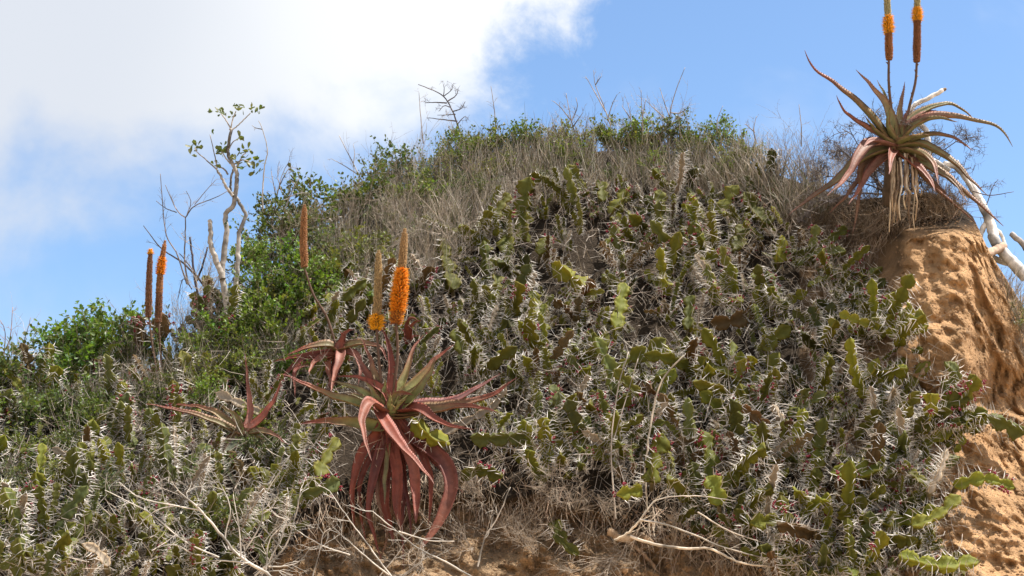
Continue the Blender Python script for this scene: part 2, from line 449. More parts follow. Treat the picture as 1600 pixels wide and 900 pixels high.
OCF = np.array([[0, 2, 4], [2, 1, 4], [1, 3, 4], [3, 0, 4], [2, 0, 5], [1, 2, 5], [3, 1, 5], [0, 3, 5]])
def _ico():
    import bmesh
    b = bmesh.new(); bmesh.ops.create_icosphere(b, subdivisions=1, radius=1); V = np.array([v.co[:] for v in b.verts]); F = np.array([[v.index for v in f.verts] for f in b.faces]); b.free(); return V, F
ICV, ICF = _ico()
def add_berry(mb, c, r, col=(.3, .02, .03)):
    mb.add(ICV * r * np.array([1, 1, 0.85]) + c, ICF, col)

def rand_stem(Lmin=0.2, Lmax=0.5):
    L = R.uniform(Lmin, Lmax); n = 5
    bend = RA.normal(size=2) * 0.55
    pts = [np.zeros(3)]
    d = np.array([0, 0, 1.0])
    for k in range(n):
        d = nrm(d + np.array([bend[0], bend[1], 0]) / n + RA.normal(size=3) * 0.06)
        pts.append(pts[-1] + d * L / n)
    return np.array(pts)
VAR = []
for k in range(33):
    tone = ['olive', 'lime', 'olive', 'olive', 'dark', 'pale', 'grey', 'olive', 'lime', 'brown', 'olive'][k % 11]
    dead = tone == 'grey'
    fruit = 0.5 if (k % 4 == 0 and not dead) else 0.0
    fb, sp, fr = euph(rand_stem(0.20, 0.46), R.uniform(0.048, 0.066) * (0.62 if dead else 1), tone, fruit, 0.95, dead=dead)
    VAR.append((tone, fb.mesh('euphorbia_stem', 'deadpad' if dead else 'pad'), sp.mesh('euphorbia_spines', 'spine', False), fr.mesh('euphorbia_fruit', 'fruit') if fr.n else None))
def put_stem(parent, var, mw):
    tone, a, b, c = var
    s = link('stem', a, parent); s.matrix_local = mw
    link('spines', b, s, kind='stuff')
    if c: link('fruit', c, s, kind='stuff')
    return s
def basis(d, roll, scale=1.0, loc=(0, 0, 0)):
    q = Vector(d).normalized().to_track_quat('Z', 'Y')
    return Matrix.Translation(Vector(loc)) @ q.to_matrix().to_4x4() @ Matrix.Rotation(roll, 4, 'Z') @ Matrix.Scale(scale, 4)

def inside(poly, x, y):
    c = False; n = len(poly)
    for i in range(n):
        x1, y1 = poly[i]; x2, y2 = poly[i - 1]
        if (y1 > y) != (y2 > y) and x < (x2 - x1) * (y - y1) / (y2 - y1) + x1: c = not c
    return c
EMAIN = [(690, 430), (700, 380), (790, 330), (880, 300), (1000, 310), (1190, 315), (1240, 400), (1300, 440), (1390, 470), (1420, 560), (1455, 640), (1480, 700), (1440, 760),
         (1480, 850), (1500, 920), (1240, 920), (1130, 840), (980, 770), (860, 745), (720, 690), (640, 560), (640, 470)]
ELEFT = [(-150, 660), (60, 650), (150, 620), (230, 560), (330, 530), (430, 500), (500, 460), (580, 440), (660, 470), (640, 560), (560, 560), (470, 600), (420, 700), (400, 790), (340, 930), (-150, 930)]
def near_aloe(px, py):
    return ((px - 630) / 85) ** 2 + ((py - 765) / 100) ** 2 < 1 or ((px - 1395) / 60) ** 2 + ((py - 300) / 80) ** 2 < 1
# individual stems that stand out in the photograph
HERO = [  # (points, wing px, tone, fruit, toward, label)
 ([(820, 375), (818, 343), (821, 311), (828, 277)], 17, 'olive', .3, .30, 'tall olive spiny column of rounded pads below the dry grass'),
 ([(793, 396), (791, 357), (786, 318)], 17, 'olive', .5, .30, 'shorter olive spiny column just left of the tallest pad column'),
 ([(708, 453), (699, 425), (688, 376)], 16, 'olive', 0, .30, 'olive pad column standing alone in front of dry stalks'),
 ([(925, 455), (895, 434), (864, 412)], 21, 'lime', 0, .36, 'two broad smooth yellow-green pads leaning over a dark hollow'),
 ([(942, 315), (940, 284)], 13, 'olive', 0, .30, 'single small olive pad at the edge of the dry grass'),
 ([(843, 398), (862, 370)], 15, 'olive', .9, .33, 'short olive pad crowned by a cluster of red fruit'),
 ([(955, 335), (970, 315), (981, 293)], 15, 'olive', .4, .3, 'upright olive pads under the grassy crest, middle of the bank'),
 ([(950, 385), (972, 360)], 15, 'lime', 0, .33, 'leaning pale olive pad right of the paired yellow-green pads'),
 ([(1026, 350), (1028, 320), (1031, 297)], 14, 'olive', .4, .3, 'narrow olive stem reaching up into the grass'),
 ([(1020, 275), (1018, 246)], 9, 'brown', .7, .3, 'tiny dark pad on a thin stalk high in the grass'),
 ([(1205, 268), (1206, 232)], 9, 'dark', 0, .3, 'isolated dark green pad against the grass near the skyline'),
 ([(960, 515), (968, 475), (975, 442)], 14, 'lime', .2, .38, 'upright notched yellow-green column in the middle of the bank'),
 ([(846, 515), (836, 482), (825, 453)], 16, 'lime', 0, .38, 'olive column above the dense white spines'),
 ([(727, 552), (711, 514)], 13, 'olive', 0, .4, 'dark olive pads between the red aloe and the white spines'),
 ([(912, 556), (930, 545), (950, 520)], 14, 'olive', .2, .4, 'low olive pads leaning right, middle of the spines'),
 ([(985, 556), (1010, 550), (1040, 530)], 17, 'olive', 0, .4, 'broad horizontal olive pads above the curved bare stem'),
 ([(1075, 515), (1080, 462)], 13, 'olive', .2, .4, 'upright olive pad pair right of the curved bare stem'),
 ([(1125, 335), (1140, 312), (1153, 290)], 15, 'olive', .3, .3, 'olive pads slanting up to the right under the crest'),
 ([(1200, 352), (1175, 325), (1163, 300)], 15, 'olive', .2, .3, 'olive pads slanting up to the left near the dark hollow'),
 ([(1150, 392), (1162, 352)], 15, 'olive', 0, .33, 'stout olive pad column below the slanting pads'),
 ([(1216, 410), (1222, 368)], 14, 'lime', 0, .33, 'yellow-olive pads at the edge of the dark hollow'),
 ([(1102, 750), (1106, 712), (1096, 672)], 17, 'lime', .8, .45, 'fruiting yellow-green column right of the curved stem'),
 ([(1018, 752), (1022, 715), (1036, 678)], 18, 'lime', .9, .45, 'fruiting yellow-green column crowned with red berries left of the dark gap'),
 ([(1002, 765), (964, 773)], 14, 'lime', .6, .42, 'yellow-green pad lying flat at the lip of the undercut'),
 ([(1125, 790), (1118, 765), (1105, 745)], 16, 'lime', .5, .45, 'bent yellow-green pads under the fruiting column'),
 ([(1215, 812), (1195, 815), (1172, 818)], 15, 'lime', 0, .42, 'yellow-green pads pointing left above the pale dead branch'),
 ([(1048, 580), (1040, 540)], 12, 'lime', 0, .42, 'small yellow-green pad beside the tip of the curved stem'),
 ([(1118, 600), (1140, 575), (1155, 552)], 12, 'grey', 0, .42, 'dead tan stem slanting up right of the curved stem'),
 ([(1190, 545), (1210, 528), (1235, 510)], 15, 'olive', 0, .4, 'smooth olive pads slanting up at the middle right of the thicket'),
 ([(1455, 640), (1505, 648), (1556, 656), (1600, 678)], 15, 'pale', .0, .30, 'long grey-green stem trailing along the sandy ledge'),
 ([(1405, 868), (1467, 884), (1530, 878)], 15, 'lime', 0, .40, 'long green stem lying along the lower cliff foot'),
 ([(1425, 822), (1465, 806), (1500, 775)], 13, 'lime', 0, .36, 'notched green stem rising to the right over the sand'),
 ([(1490, 758), (1535, 748), (1585, 762)], 12, 'lime', .6, .30, 'thin green stem with red fruit reaching across the cliff'),
 ([(1300, 738), (1340, 740), (1380, 726)], 17, 'lime', 0, .45, 'broad yellow-green pads lying level amid the spines'),
 ([(1283, 702), (1284, 680), (1291, 652)], 15, 'olive', 0, .45, 'upright olive column above the level yellow-green pads'),
 ([(1476, 612), (1494, 585), (1476, 566)], 12, 'pale', .3, .28, 'small pale green stem sticking up against the sandy cliff'),
 ([(1450, 770), (1465, 740), (1480, 702)], 12, 'grey', 0, .36, 'dead tan stem upright beside the ledge'),
 ([(128, 740), (134, 700), (145, 655)], 15, 'lime', 0, .36, 'bright yellow-green notched column low on the bank'),
 ([(80, 775), (84, 735)], 11, 'pale', 0, .36, 'pale green short stem left of the bright notched column'),
 ([(5, 800), (8, 755)], 14, 'lime', 0, .36, 'yellow-green pad at the photograph edge'),
 ([(92, 885), (112, 840)], 12, 'pale', 0, .36, 'pale green stem low beside the whitish dead stem'),
 ([(206, 812), (209, 780)], 13, 'lime', 0, .36, 'small fan-shaped yellow-green pad above the dead twigs'),
 ([(222, 540), (216, 492)], 12, 'brown', .6, .2, 'brownish fruiting pad at the foot of the two skyline spikes'),
 ([(252, 530), (250, 486)], 14, 'brown', .9, .2, 'brownish pad thick with red fruit between the two skyline spikes'),
 ([(303, 622), (294, 588), (283, 548)], 15, 'olive', 0, .3, 'olive column right of the two thin flower spikes'),
 ([(411, 648), (372, 630), (337, 614)], 13, 'grey', 0, .42, 'tan dead stem stretched over the half-hidden aloe'),
 ([(170, 885), (152, 862), (128, 850)], 14, 'grey', 0, .45, 'whitish dead spiny stem near the bottom edge'),
 ([(700, 692), (668, 680), (643, 652)], 16, 'lime', 0, .75, 'yellow-green stem crossing in front of the red aloe'),
 ([(820, 682), (780, 684), (735, 684)], 15, 'pale', .2, .5, 'pale stem lying level right of the red aloe'),
 ([(522, 410), (516, 370), (520, 328)], 11, 'dark', 0, .3, 'dark upright stem right of the rusty flower spike'),
 ([(572, 470), (575, 430), (583, 392)], 11, 'dark', 0, .3, 'dark green column behind the tan flower spike'),
 ([(866, 815), (880, 848), (905, 868)], 12, 'olive', 0, .25, 'small stem hanging over the undercut sand'),
 ([(640, 700), (760, 640), (790, 600)], 13, 'grey', 0, .3, 'grey dead stem between the aloe and the olive pads'),
 ([(420, 520), (412, 490)], 12, 'brown', 0, .3, 'brownish pad low under the bright green shrub'),
 ([(540, 455), (500, 452), (455, 455)], 13, 'olive', 0, .32, 'olive stem lying level left of the orange spikes'),
 ([(495, 745), (508, 715), (528, 685)], 14, 'olive', .2, .4, 'olive stem leaning against the hanging leaves of the big aloe'),
 ([(470, 770), (500, 765), (530, 750)], 13, 'pale', .2, .4, 'pale green stem lying low left of the hanging aloe leaves'),
 ([(455, 735), (462, 700), (480, 675)], 13, 'lime', 0, .4, 'yellow-green stem between the two lower aloes'),
 ([(720, 745), (750, 735), (785, 745)], 12, 'olive', .3, .35, 'olive stem over the lip right of the hanging aloe leaves'),
 ([(1330, 470), (1365, 475), (1400, 458)], 13, 'olive', 0, .32, 'olive pads ending at the edge of the bare cliff'),
 ([(1335, 600), (1360, 585), (1372, 560)], 13, 'lime', 0, .4, 'yellow-olive pads slanting up near the cliff edge'),
 ([(1180, 480), (1150, 500), (1110, 505)], 14, 'brown', 0, .35, 'brown-tinged stem drooping in the shade of the thicket'),
]
ALOE_SPOTS = [(450, 585), (490, 600), (530, 612), (565, 625), (470, 660), (510, 658), (550, 665), (545, 545), (560, 575), (600, 530), (690, 560), (660, 590), (730, 640), (770, 630), (800, 600), (690, 650), (735, 670),
              (450, 555), (480, 548), (495, 580), (520, 560), (520, 600), (570, 545), (645, 500), (640, 525), (240, 640), (280, 645), (320, 655), (350, 665), (385, 600), (385, 640), (370, 720), (400, 740), (350, 750), (350, 690), (215, 605), (240, 595), (265, 605), (440, 620), (600, 690), (560, 720), (680, 730), (545, 760), (560, 800), (530, 740), (700, 760), (540, 830)]
def near_hero(x, y):
    if any((x - a) ** 2 + (y - 12 - b) ** 2 < 36 ** 2 for a, b in ALOE_SPOTS): return True
    return any((x - q[0]) ** 2 + (y - 15 - q[1]) ** 2 < 30 ** 2 for h in HERO for q in h[0])
pts = []
def scatter(poly, dmin, tries=4000):
    xs = [p[0] for p in poly]; ys = [p[1] for p in poly]
    for _ in range(tries):
        x, y = R.uniform(min(xs), max(xs)), R.uniform(min(ys), max(ys))
        if inside(poly, x, y) and not near_aloe(x, y) and all((x - a) ** 2 + (y - b) ** 2 > dmin ** 2 for a, b in pts):
            pts.append((x, y))
scatter(EMAIN, 43); nmain = len(pts); scatter(ELEFT, 43); scatter([(440, 560), (530, 560), (520, 700), (490, 780), (430, 860), (400, 760)], 38)
items = []
print('euphorbia plants', len(pts))
for (x, y) in pts:
    loc, n = hit(x, y)
    if loc is None: continue
    o = empty('spiny_euphorbia', '', 'succulent', loc + n * 0.0, 'spiny euphorbias matted over the bank')
    left = x < 500
    up = np.array([0, 0, 1.0]); nn = np.array(n)
    k = R.randint(9, 14)
    tally = {}
    nf = 0
    lenm = 0
    bias = R.choice(['olive', 'olive', 'lime', 'dark', 'pale', 'lime', 'brown']) if not left else R.choice(['pale', 'pale', 'pale', 'olive', 'lime', 'lime'])
    for j in range(k):
        if R.random() < 0.5:
            c = [v for v in VAR if v[0] == bias] or VAR
        else: c = VAR
        v = R.choice(c)
        d = up * (0.8 if left else 0.5) + nn * R.uniform(0.2, 0.9) + RA.normal(size=3) * (0.34 if left else 0.5)
        if not left and x > 1250: d = d + np.array([0.5, -0.2, -0.25])
        d = nrm(d)
        off = nrm(RA.normal(size=3)) * R.uniform(0, 0.13); off -= nn * off.dot(nn)
        sc = R.uniform(0.5, 1.15) * (0.55 if near_hero(x, y) else 1) * (0.74 if left else 0.84)
        put_stem(o, v, basis(d, R.uniform(0, 6.28), sc, off + nn * R.uniform(-0.02, 0.14)))
        tally[v[0]] = tally.get(v[0], 0) + 1; nf += v[3] is not None
    main = max(tally, key=tally.get)
    colour = dict(olive='olive-green', lime='yellow-green', grey='greyish', pale='pale green', dark='dark green', brown='brown-tinged')[main]
    extra = 'full of red fruit' if nf >= 4 else ('with some red fruit' if nf >= 1 else 'without fruit')
    items.append((o, f'{colour} euphorbia {extra}', x, y))
assign_labels(items)

for (P, wpx, tone, fru, tow, lab) in HERO:
    loc, n = hit(*P[0])
    pts3 = [S(P[0][0], P[0][1], 0.02)]
    for i, q in enumerate(P):
        pts3.append(S(q[0], q[1], tow * (0.75 + 0.25 * i / (len(P) - 1))))
    # keep one plant at one distance: later points never dive back behind the first
    y0 = pts3[1][1]
    for i in range(2, len(pts3)):
        q = P[i - 1]; pts3[i] = W(q[0], q[1], min(max(pts3[i][1], y0 - 0.12), y0 + 0.18))
    root = pts3[0]
    pts3 = pts3[1:]
    o = empty('spiny_euphorbia', lab, 'succulent', root, 'single euphorbia stems that stand out')
    rel = np.array(pts3) - root
    neck = MB()
    tube(neck, catmull([np.array([0, 0.03, -0.05]), rel[0] * 0.5 + np.array([0, 0, -0.03]), rel[0] + 0.02 * nrm(rel[-1] - rel[0])], 6), 0.014, 6, (0.16, 0.13, 0.07), cap=True)
    link('stem_base', neck.mesh('stem_base', 'twig'), o)
    dist = pts3[0][1]
    fb, sp, fr = euph(rel, wpx / FPX * dist * (0.85 if tone == 'grey' else 1.22), tone, fru, 0.95, segl=wpx * 2.2 / FPX * dist, dead=tone == 'grey')
    s = link('stem', fb.mesh('euphorbia_stem', 'deadpad' if tone == 'grey' else 'pad'), o)
    if sp.n: link('spines', sp.mesh('euphorbia_spines', 'spine', False), s, kind='stuff')
    if fr.n: link('fruit', fr.mesh('euphorbia_fruit', 'fruit'), s, kind='stuff')

# ------------------------------------------------------------ aloes
def leaf_mesh(P, w, th, cbase, ctip, n0, curl=0.0, teeth=True, shape='taper', K=26):
    """a channelled, thick strap leaf with a toothed margin; n0 is the side that faces the plant's axis"""
    P = catmull(P, K); T, N, B = frames(P, n0)
    t = np.linspace(0, 1, K)
    wd = w * ((0.80 + 0.2 * np.sin(np.pi * np.clip(t * 1.6, 0, 1))) * np.clip((1 - t) / 0.72, 0, 1) ** 0.80)
    if shape == 'strap': wd = w * np.clip((1 - t) / 0.30, 0, 1) ** 0.6 * (0.9 + 0.1 * np.sin(t * 5))
    wd = np.maximum(wd, 0.0022)
    thk = th * np.clip((1 - t), 0, 1) ** 0.6 + 0.0016
    u = np.linspace(-1, 1, 7)
    mb = MB(); V = []; C = []
    cbase, ctip = np.array(cbase), np.array(ctip)
    r1 = R.uniform(0, 9)
    wd = wd * (1 + 0.10 * np.array([noise.noise(Vector((r1, q * 9, 3))) for q in t]))
    P = P + np.array([[0.006 * noise.noise(Vector((r1 + 4, q * 8, a_))) for a_ in (0, 5, 9)] for q in t]) * sm(t, .1, .5)[:, None]
    for i in range(K):
        h = wd[i] / 2
        c = cbase * (1 - sm(t[i], 0.22, 0.88)) + ctip * sm(t[i], 0.22, 0.88)
        c = c * (1 + 0.28 * noise.noise(Vector((r1, t[i] * 7, 0))))
        red = np.array([0.24, 0.05, 0.035])
        if t[i] > 0.9: c = c * 0.55 + np.array([0.09, 0.04, 0.03]) * 0.45
        for q in u:                                # upper, channelled side
            up = (q * q - 0.35) * (0.42 + curl) * h
            V.append(P[i] + B[i] * q * h + N[i] * up); C.append(c * (1 - 0.45 * abs(q) ** 5) + red * 0.45 * abs(q) ** 5)
        for q in u[::-1][1:-1]:                    # lower, rounded side
            up = (q * q - 0.35) * (0.42 + curl) * h - thk[i] * (1 - q * q) ** 0.7
            V.append(P[i] + B[i] * q * h + N[i] * up); C.append(c * 0.92)
    m = 12
    i = np.arange(K - 1)[:, None] * m; j = np.arange(m)[None]; j2 = (j + 1) % m
    F = np.stack([i + j, i + j2, i + m + j2, i + m + j], -1).reshape(-1, 4)
    V.append(P[-1] + T[-1] * 0.004); C.append(ctip * 0.4)
    cap = np.array([[(K - 1) * m + q, (K - 1) * m + (q + 1) % m, K * m] for q in range(m)])
    mb.add(V, [F, cap], C)
    if teeth:
        L = np.linalg.norm(np.diff(P, axis=0), axis=1).sum(); nt2 = int(L / 0.017)
        for side in (-1, 1):
            for k in range(nt2):
                x = (k + R.random() * 0.3) / nt2 * 0.94 * (K - 1); i0 = int(x); f = x - i0
                if i0 >= K - 1: continue
                p = P[i0] * (1 - f) + P[i0 + 1] * f; h = (wd[i0] * (1 - f) + wd[i0 + 1] * f) / 2
                e = p + B[i0] * side * h + N[i0] * (0.65 * (0.42 + curl) * h)
                s_ = 0.0022
                mb.add([e - T[i0] * s_, e + T[i0] * s_, e + N[i0] * 0.002 - B[i0] * side * 0.002, e + B[i0] * side * 0.0050 + T[i0] * 0.002],
                       np.array([[0, 1, 3], [1, 2, 3], [2, 0, 3], [0, 2, 1]]), (0.13, 0.045, 0.025))
    return mb.mesh('aloe_leaf', 'aloe')

def spike(parent, origin, P, r, zones, name='flower_spike'):
    """P: world axis of the flowering part; zones: (t0, t1, colour, bud length, flare)"""
    P = np.array(P) - origin
    L = np.linalg.norm(np.diff(P, axis=0), axis=1).sum()
    rows = max(8, int(L / 0.0062)); A = catmull(P, rows); T, N, B = frames(A)
    core = MB(); tube(core, A, r * 0.45 * np.linspace(1, 0.6, rows), 7, (0.16, 0.10, 0.05), cap=True)
    s = link(name, core.mesh('spike_core', 'twig'), parent)
    for zi, (t0, t1, colr, bl, flare) in enumerate(zones):
        mb = MB()
        for i in range(rows):
            t = i / (rows - 1)
            if not (t0 <= t < t1 + (0.001 if t1 >= 1 else 0)): continue
            fz = (t - t0) / (t1 - t0)
            rr = 0.92 * r * (1 - 0.30 * t - 0.25 * max(0, t - .8) / .2) * (0.82 + 0.18 * min(1, t / .12)) * (1 + flare * math.sin(math.pi * min(max(fz * 0.8 + 0.15, 0), 1)))
            if t > 0.96: rr *= 0.6
            nb = max(7, int(2 * math.pi * r / 0.0072)); ph0 = i * 2.4
            for b in range(nb):
                a = ph0 + b * 2 * math.pi / nb + R.uniform(-.12, .12)
                d = math.cos(a) * N[i] + math.sin(a) * B[i]
                up = 0.55 if flare < 0.1 else R.uniform(-0.1, 0.5)
                dd = nrm(d + T[i] * up + RA.normal(size=3) * 0.12)
                p0 = A[i] + d * rr * 0.4
                ln = (rr * 0.72) * R.uniform(0.8, 1.2) + bl * 0.3; br = 0.0023 if flare < 0.1 else 0.0022
                uu = nrm(np.cross(dd, T[i])); vv = np.cross(dd, uu)
                k4 = [0, 1.57, 3.14, 4.71]
                V = [p0 + br * 0.7 * (math.cos(x) * uu + math.sin(x) * vv) for x in k4] + [p0 + dd * ln * 0.75 + br * 1.15 * (math.cos(x) * uu + math.sin(x) * vv) for x in k4] + [p0 + dd * ln]
                c = np.array(colr) * R.uniform(0.65, 1.25)
                cc = np.array([c * 0.75] * 4 + [c] * 4 + [c * np.array([1.25, 1.2, 1.1])])
                mb.add(V, [np.array([[q, (q + 1) % 4, 4 + (q + 1) % 4, 4 + q] for q in range(4)]), np.array([[4 + q, 4 + (q + 1) % 4, 8] for q in range(4)])], cc)
                if flare > 0.1 and R.random() < 0.8:          # stamens standing out of open flowers
                    e = p0 + dd * ln; f = nrm(dd + RA.normal(size=3) * 0.4) * R.uniform(0.006, 0.013)
                    mb.add([e, e + uu * 0.0022, e + f, e + vv * 0.0022], np.array([[0, 1, 2], [1, 3, 2], [3, 0, 2]]), np.array([0.95, 0.42, 0.03]) * R.uniform(.7, 1.1))
        if mb.n:
            kind = 'open_florets' if flare > 0.1 else ('buds' if colr[0] > 0.25 and colr[1] > 0.2 else 'spent_florets')
            link(kind, mb.mesh(kind, 'bud'), s, kind='stuff')
    return s
def stalk(parent, origin, P, r, col=(0.10, 0.055, 0.035)):
    mb = MB(); A = catmull(np.array(P) - origin, 14)
    tube(mb, A, np.linspace(r, r * 0.7, 14), 7, col)
    for i in range(1, 14):                                   # bracts
        if i < 4: continue
        a = R.uniform(0, 6.28); d = np.array([math.cos(a), math.sin(a), 0.2])
        p = A[i] + d * r * 0.6
        mb.add([p, p + np.array([0, 0, 0.012]), p + d * 0.014 + np.array([0, 0, 0.012]), p + np.cross(d, [0, 0, 1]) * 0.005], np.array([[0, 1, 2], [1, 3, 2], [3, 0, 2], [0, 3, 1]]), (0.2, 0.13, 0.08))
    return link('stalk', mb.mesh('stalk', 'twig'), parent)

ORANGE = (0.80, 0.27, 0.01); YEL = (0.82, 0.42, 0.02); TAN = (0.42, 0.30, 0.15); RUST = (0.38, 0.19, 0.085); SPENT = (0.25, 0.12, 0.065); GTAN = (0.40, 0.36, 0.20)
GRN = (0.175, 0.18, 0.06); RED = (0.18, 0.047, 0.028); DRED = (0.11, 0.034, 0.028); PINK = (0.22, 0.080, 0.050); OLV = (0.155, 0.130, 0.055); BRN = (0.16, 0.095, 0.06); MAR = (0.21, 0.085, 0.06)

def aloe(label, center_px, Yd, leaves, axis=(0, -0.85, 0.8), group='red aloes on the bank', conv=lambda p: p):
    c = W(*center_px, Yd)
    o = empty('aloe', label, 'aloe', c, group)
    ax = nrm(np.array(axis))
    for lf in leaves:
        pxy, wpx, tw, cb, ct = lf[:5]
        kw = lf[5] if len(lf) > 5 else {}
        Q = [conv(p) for p in pxy]
        n = len(Q); P = []
        for i, q in enumerate(Q):
            t = i / (n - 1)
            P.append(W(q[0], q[1], Yd - kw.get('near', 0.0) - tw * (t ** 0.9)) - c)
        P = np.array(P)
        # leave the rosette from its heart
        d0 = nrm(P[1] - P[0]); root = P[0] * 0.35
        P = np.vstack([root - d0 * 0.02, P[0] * 0.8 + d0 * 0.01, P[1:]])
        n0 = ax - d0 * ax.dot(d0)
        if np.linalg.norm(n0) < 0.25: n0 = nrm(P[-1] - root) * np.array([1, 1, 0]) * -1 + ax * 0.2
        if kw.get('face') is not None: n0 = np.array(kw['face'], float)
        link('leaf', leaf_mesh(P, wpx * (0.86 if lf[5:] and kw.get('face') == (0, -1, 0.25) else 1.0) / FPX * Yd, 0.011, cb, ct, n0, kw.get('curl', 0.25), shape=kw.get('shape', 'taper')), o)
    return o, c
def zc(scale, ox, oy): return lambda p: (p[0] / scale + ox, p[1] / scale + oy)

z1 = zc(1.607, 400, 340)
Yal = float(S(610, 640, 0.0)[1]) - 0.66
FR = dict(face=(0, -1, 0.25))      # hanging leaves show their broad face
big, bigc = aloe('big red aloe with drooping leaves in the middle of the bank', (606, 642), Yal, [
 ([(320, 480), (200, 450), (110, 412), (65, 392)], 21, .05, GRN, RED),
 ([(315, 470), (250, 428), (188, 410)], 19, .0, GRN, OLV),
 ([(315, 535), (220, 512), (150, 512), (105, 520)], 22, .12, GRN, RED),
 ([(312, 450), (272, 380), (235, 325)], 20, -.1, RED, MAR),
 ([(340, 450), (342, 370), (326, 300), (308, 275)], 17, -.1, RED, DRED),
 ([(365, 450), (420, 395), (450, 355), (497, 320)], 21, -.1, GRN, RED),
 ([(375, 470), (410, 430), (440, 385), (452, 350)], 24, .0, GRN, OLV),
 ([(370, 500), (450, 483), (530, 472), (607, 488)], 23, .15, OLV, RED),
 ([(390, 490), (480, 475), (585, 448), (655, 402)], 26, -.05, OLV, RED),
 ([(400, 470), (490, 460), (560, 425), (612, 393)], 22, -.2, DRED, DRED),
 ([(370, 480), (410, 480), (465, 515), (545, 532)], 22, .2, RED, RED),
 ([(300, 485), (350, 555), (405, 615), (447, 668)], 25, .34, RED, MAR, dict(near=.06)),
 ([(320, 480), (285, 462), (266, 500), (272, 550), (290, 610)], 19, .30, PINK, PINK, dict(near=.05)),
 ([(300, 555), (262, 600), (242, 690), (250, 800)], 21, .10, RED, RED, FR),
 ([(322, 560), (298, 640), (283, 740), (316, 862)], 20, .14, DRED, RED, FR),
 ([(342, 565), (356, 650), (354, 720), (364, 785)], 22, .16, RED, RED, dict(FR, shape='strap')),
 ([(360, 560), (392, 610), (402, 690), (402, 768)], 21, .2, PINK, RED, dict(FR, shape='strap')),
 ([(390, 550), (470, 610), (490, 680), (462, 760), (408, 838)], 27, .16, DRED, PINK, dict(FR, shape='strap')),
 ([(322, 570), (326, 640), (324, 720), (346, 815)], 20, .06, DRED, RED, dict(FR, shape='strap')),
 ([(335, 570), (324, 650), (322, 720)], 9, .17, OLV, OLV, dict(FR, shape='strap')),
 ([(365, 560), (374, 680), (366, 780), (372, 885)], 12, .03, DRED, DRED, FR),
 ([(380, 540), (425, 610), (440, 690), (430, 780)], 19, .04, DRED, RED, FR),
 ([(350, 560), (345, 690), (330, 800), (300, 880)], 13, -.03, BRN, BRN, FR),
 ([(320, 420), (260, 402), (205, 398)], 14, -.05, RED, RED),
 ([(335, 480), (345, 455), (362, 440), (395, 445)], 16, .05, GRN, RED),
 ([(330, 480), (322, 440), (325, 405)], 18, .0, GRN, GRN),
 ([(340, 490), (362, 465), (378, 455)], 18, .1, GRN, GRN),
 ([(320, 490), (300, 455), (290, 430), (270, 410)], 19, .05, GRN, OLV),
 ([(325, 500), (295, 470), (262, 450), (225, 440)], 18, .1, GRN, OLV),
 ([(345, 500), (335, 470), (338, 440)], 18, .1, GRN, GRN),
 ([(400, 560), (470, 640), (520, 690)], 10, .0, RED, RED),
 ([(325, 560), (305, 650), (312, 740), (330, 800)], 15, .1, DRED, BRN, FR), ([(350, 560), (370, 650), (385, 740), (392, 820)], 15, .08, DRED, DRED, FR), ([(330, 560), (268, 640), (262, 740), (282, 830)], 14, .06, DRED, RED, FR),
 ([(330, 470), (300, 400), (285, 350), (262, 300)], 16, -.08, OLV, MAR), ([(355, 450), (380, 380), (395, 330), (420, 295)], 16, -.12, GRN, MAR),
], conv=z1)
trk = MB(); tube(trk, catmull([np.array([0, 0.72, -0.5]), np.array([0.0, 0.25, -0.25]), np.array([0, 0.03, -0.06]), np.array([0, 0, 0.02])], 10), 0.045, 10, (0.14, 0.09, 0.06), cap=True, rough=.1)
link('trunk', trk.mesh('trunk', 'bark'), big)
def PX(conv, pts, Ys): return [W(*conv(p), y) for p, y in zip(pts, Ys)]
stalk(big, bigc, PX(z1, [(325, 485), (312, 390), (303, 282)], [Yal + .02] * 3), 0.009)
stalk(big, bigc, PX(z1, [(340, 485), (350, 400), (356, 340), (352, 262)], [Yal + .02] * 4), 0.010)
spike(big, bigc, PX(z1, [(302, 280), (306, 180), (308, 84)], [Yal + .02] * 3), 0.026, [(0, .17, YEL, .02, .55), (.17, 1, TAN, .008, 0)])
spike(big, bigc, PX(z1, [(351, 266), (360, 190), (367, 120), (374, 30)], [Yal + .02] * 4), 0.029, [(0, .12, (0.45, 0.15, 0.03), .014, .2), (.12, .58, ORANGE, .025, .45), (.58, 1, (0.42, 0.27, 0.13), .008, 0)])

Yb2 = float(S(524, 545, 0)[1]) - .46
al2, c2 = aloe('smaller red aloe half hidden behind the big aloe, above its upper-left leaves', (526, 545), Yb2, [
 ([(205, 330), (180, 318), (130, 325), (78, 345)], 17, .1, OLV, RED),
 ([(205, 340), (160, 345), (100, 350), (42, 362)], 17, .0, RED, RED),
 ([(205, 345), (160, 352), (138, 375), (135, 395)], 15, .15, PINK, PINK),
 ([(215, 330), (212, 350), (196, 400), (188, 445)], 16, .2, MAR, PINK),
 ([(215, 325), (260, 315), (310, 325), (328, 360)], 16, .05, OLV, MAR),
 ([(215, 320), (225, 290), (245, 280)], 15, .0, MAR, RED),
 ([(210, 325), (220, 300), (210, 285)], 14, 0, RED, RED),
 ([(200, 345), (180, 360), (186, 410), (175, 440)], 12, .1, PINK, MAR),
 ([(215, 335), (250, 345), (262, 380), (255, 420)], 15, .1, MAR, MAR),
 ([(205, 350), (120, 352), (70, 400), (42, 440)], 14, .05, DRED, DRED),
 ([(200, 355), (110, 375), (95, 400), (100, 450)], 13, .12, DRED, RED),
 ([(210, 350), (190, 430), (180, 495)], 16, .05, DRED, RED),
], conv=z1)
stalk(al2, c2, PX(z1, [(200, 320), (178, 250), (145, 195), (122, 128)], [Yb2 + .05] * 4), 0.008)
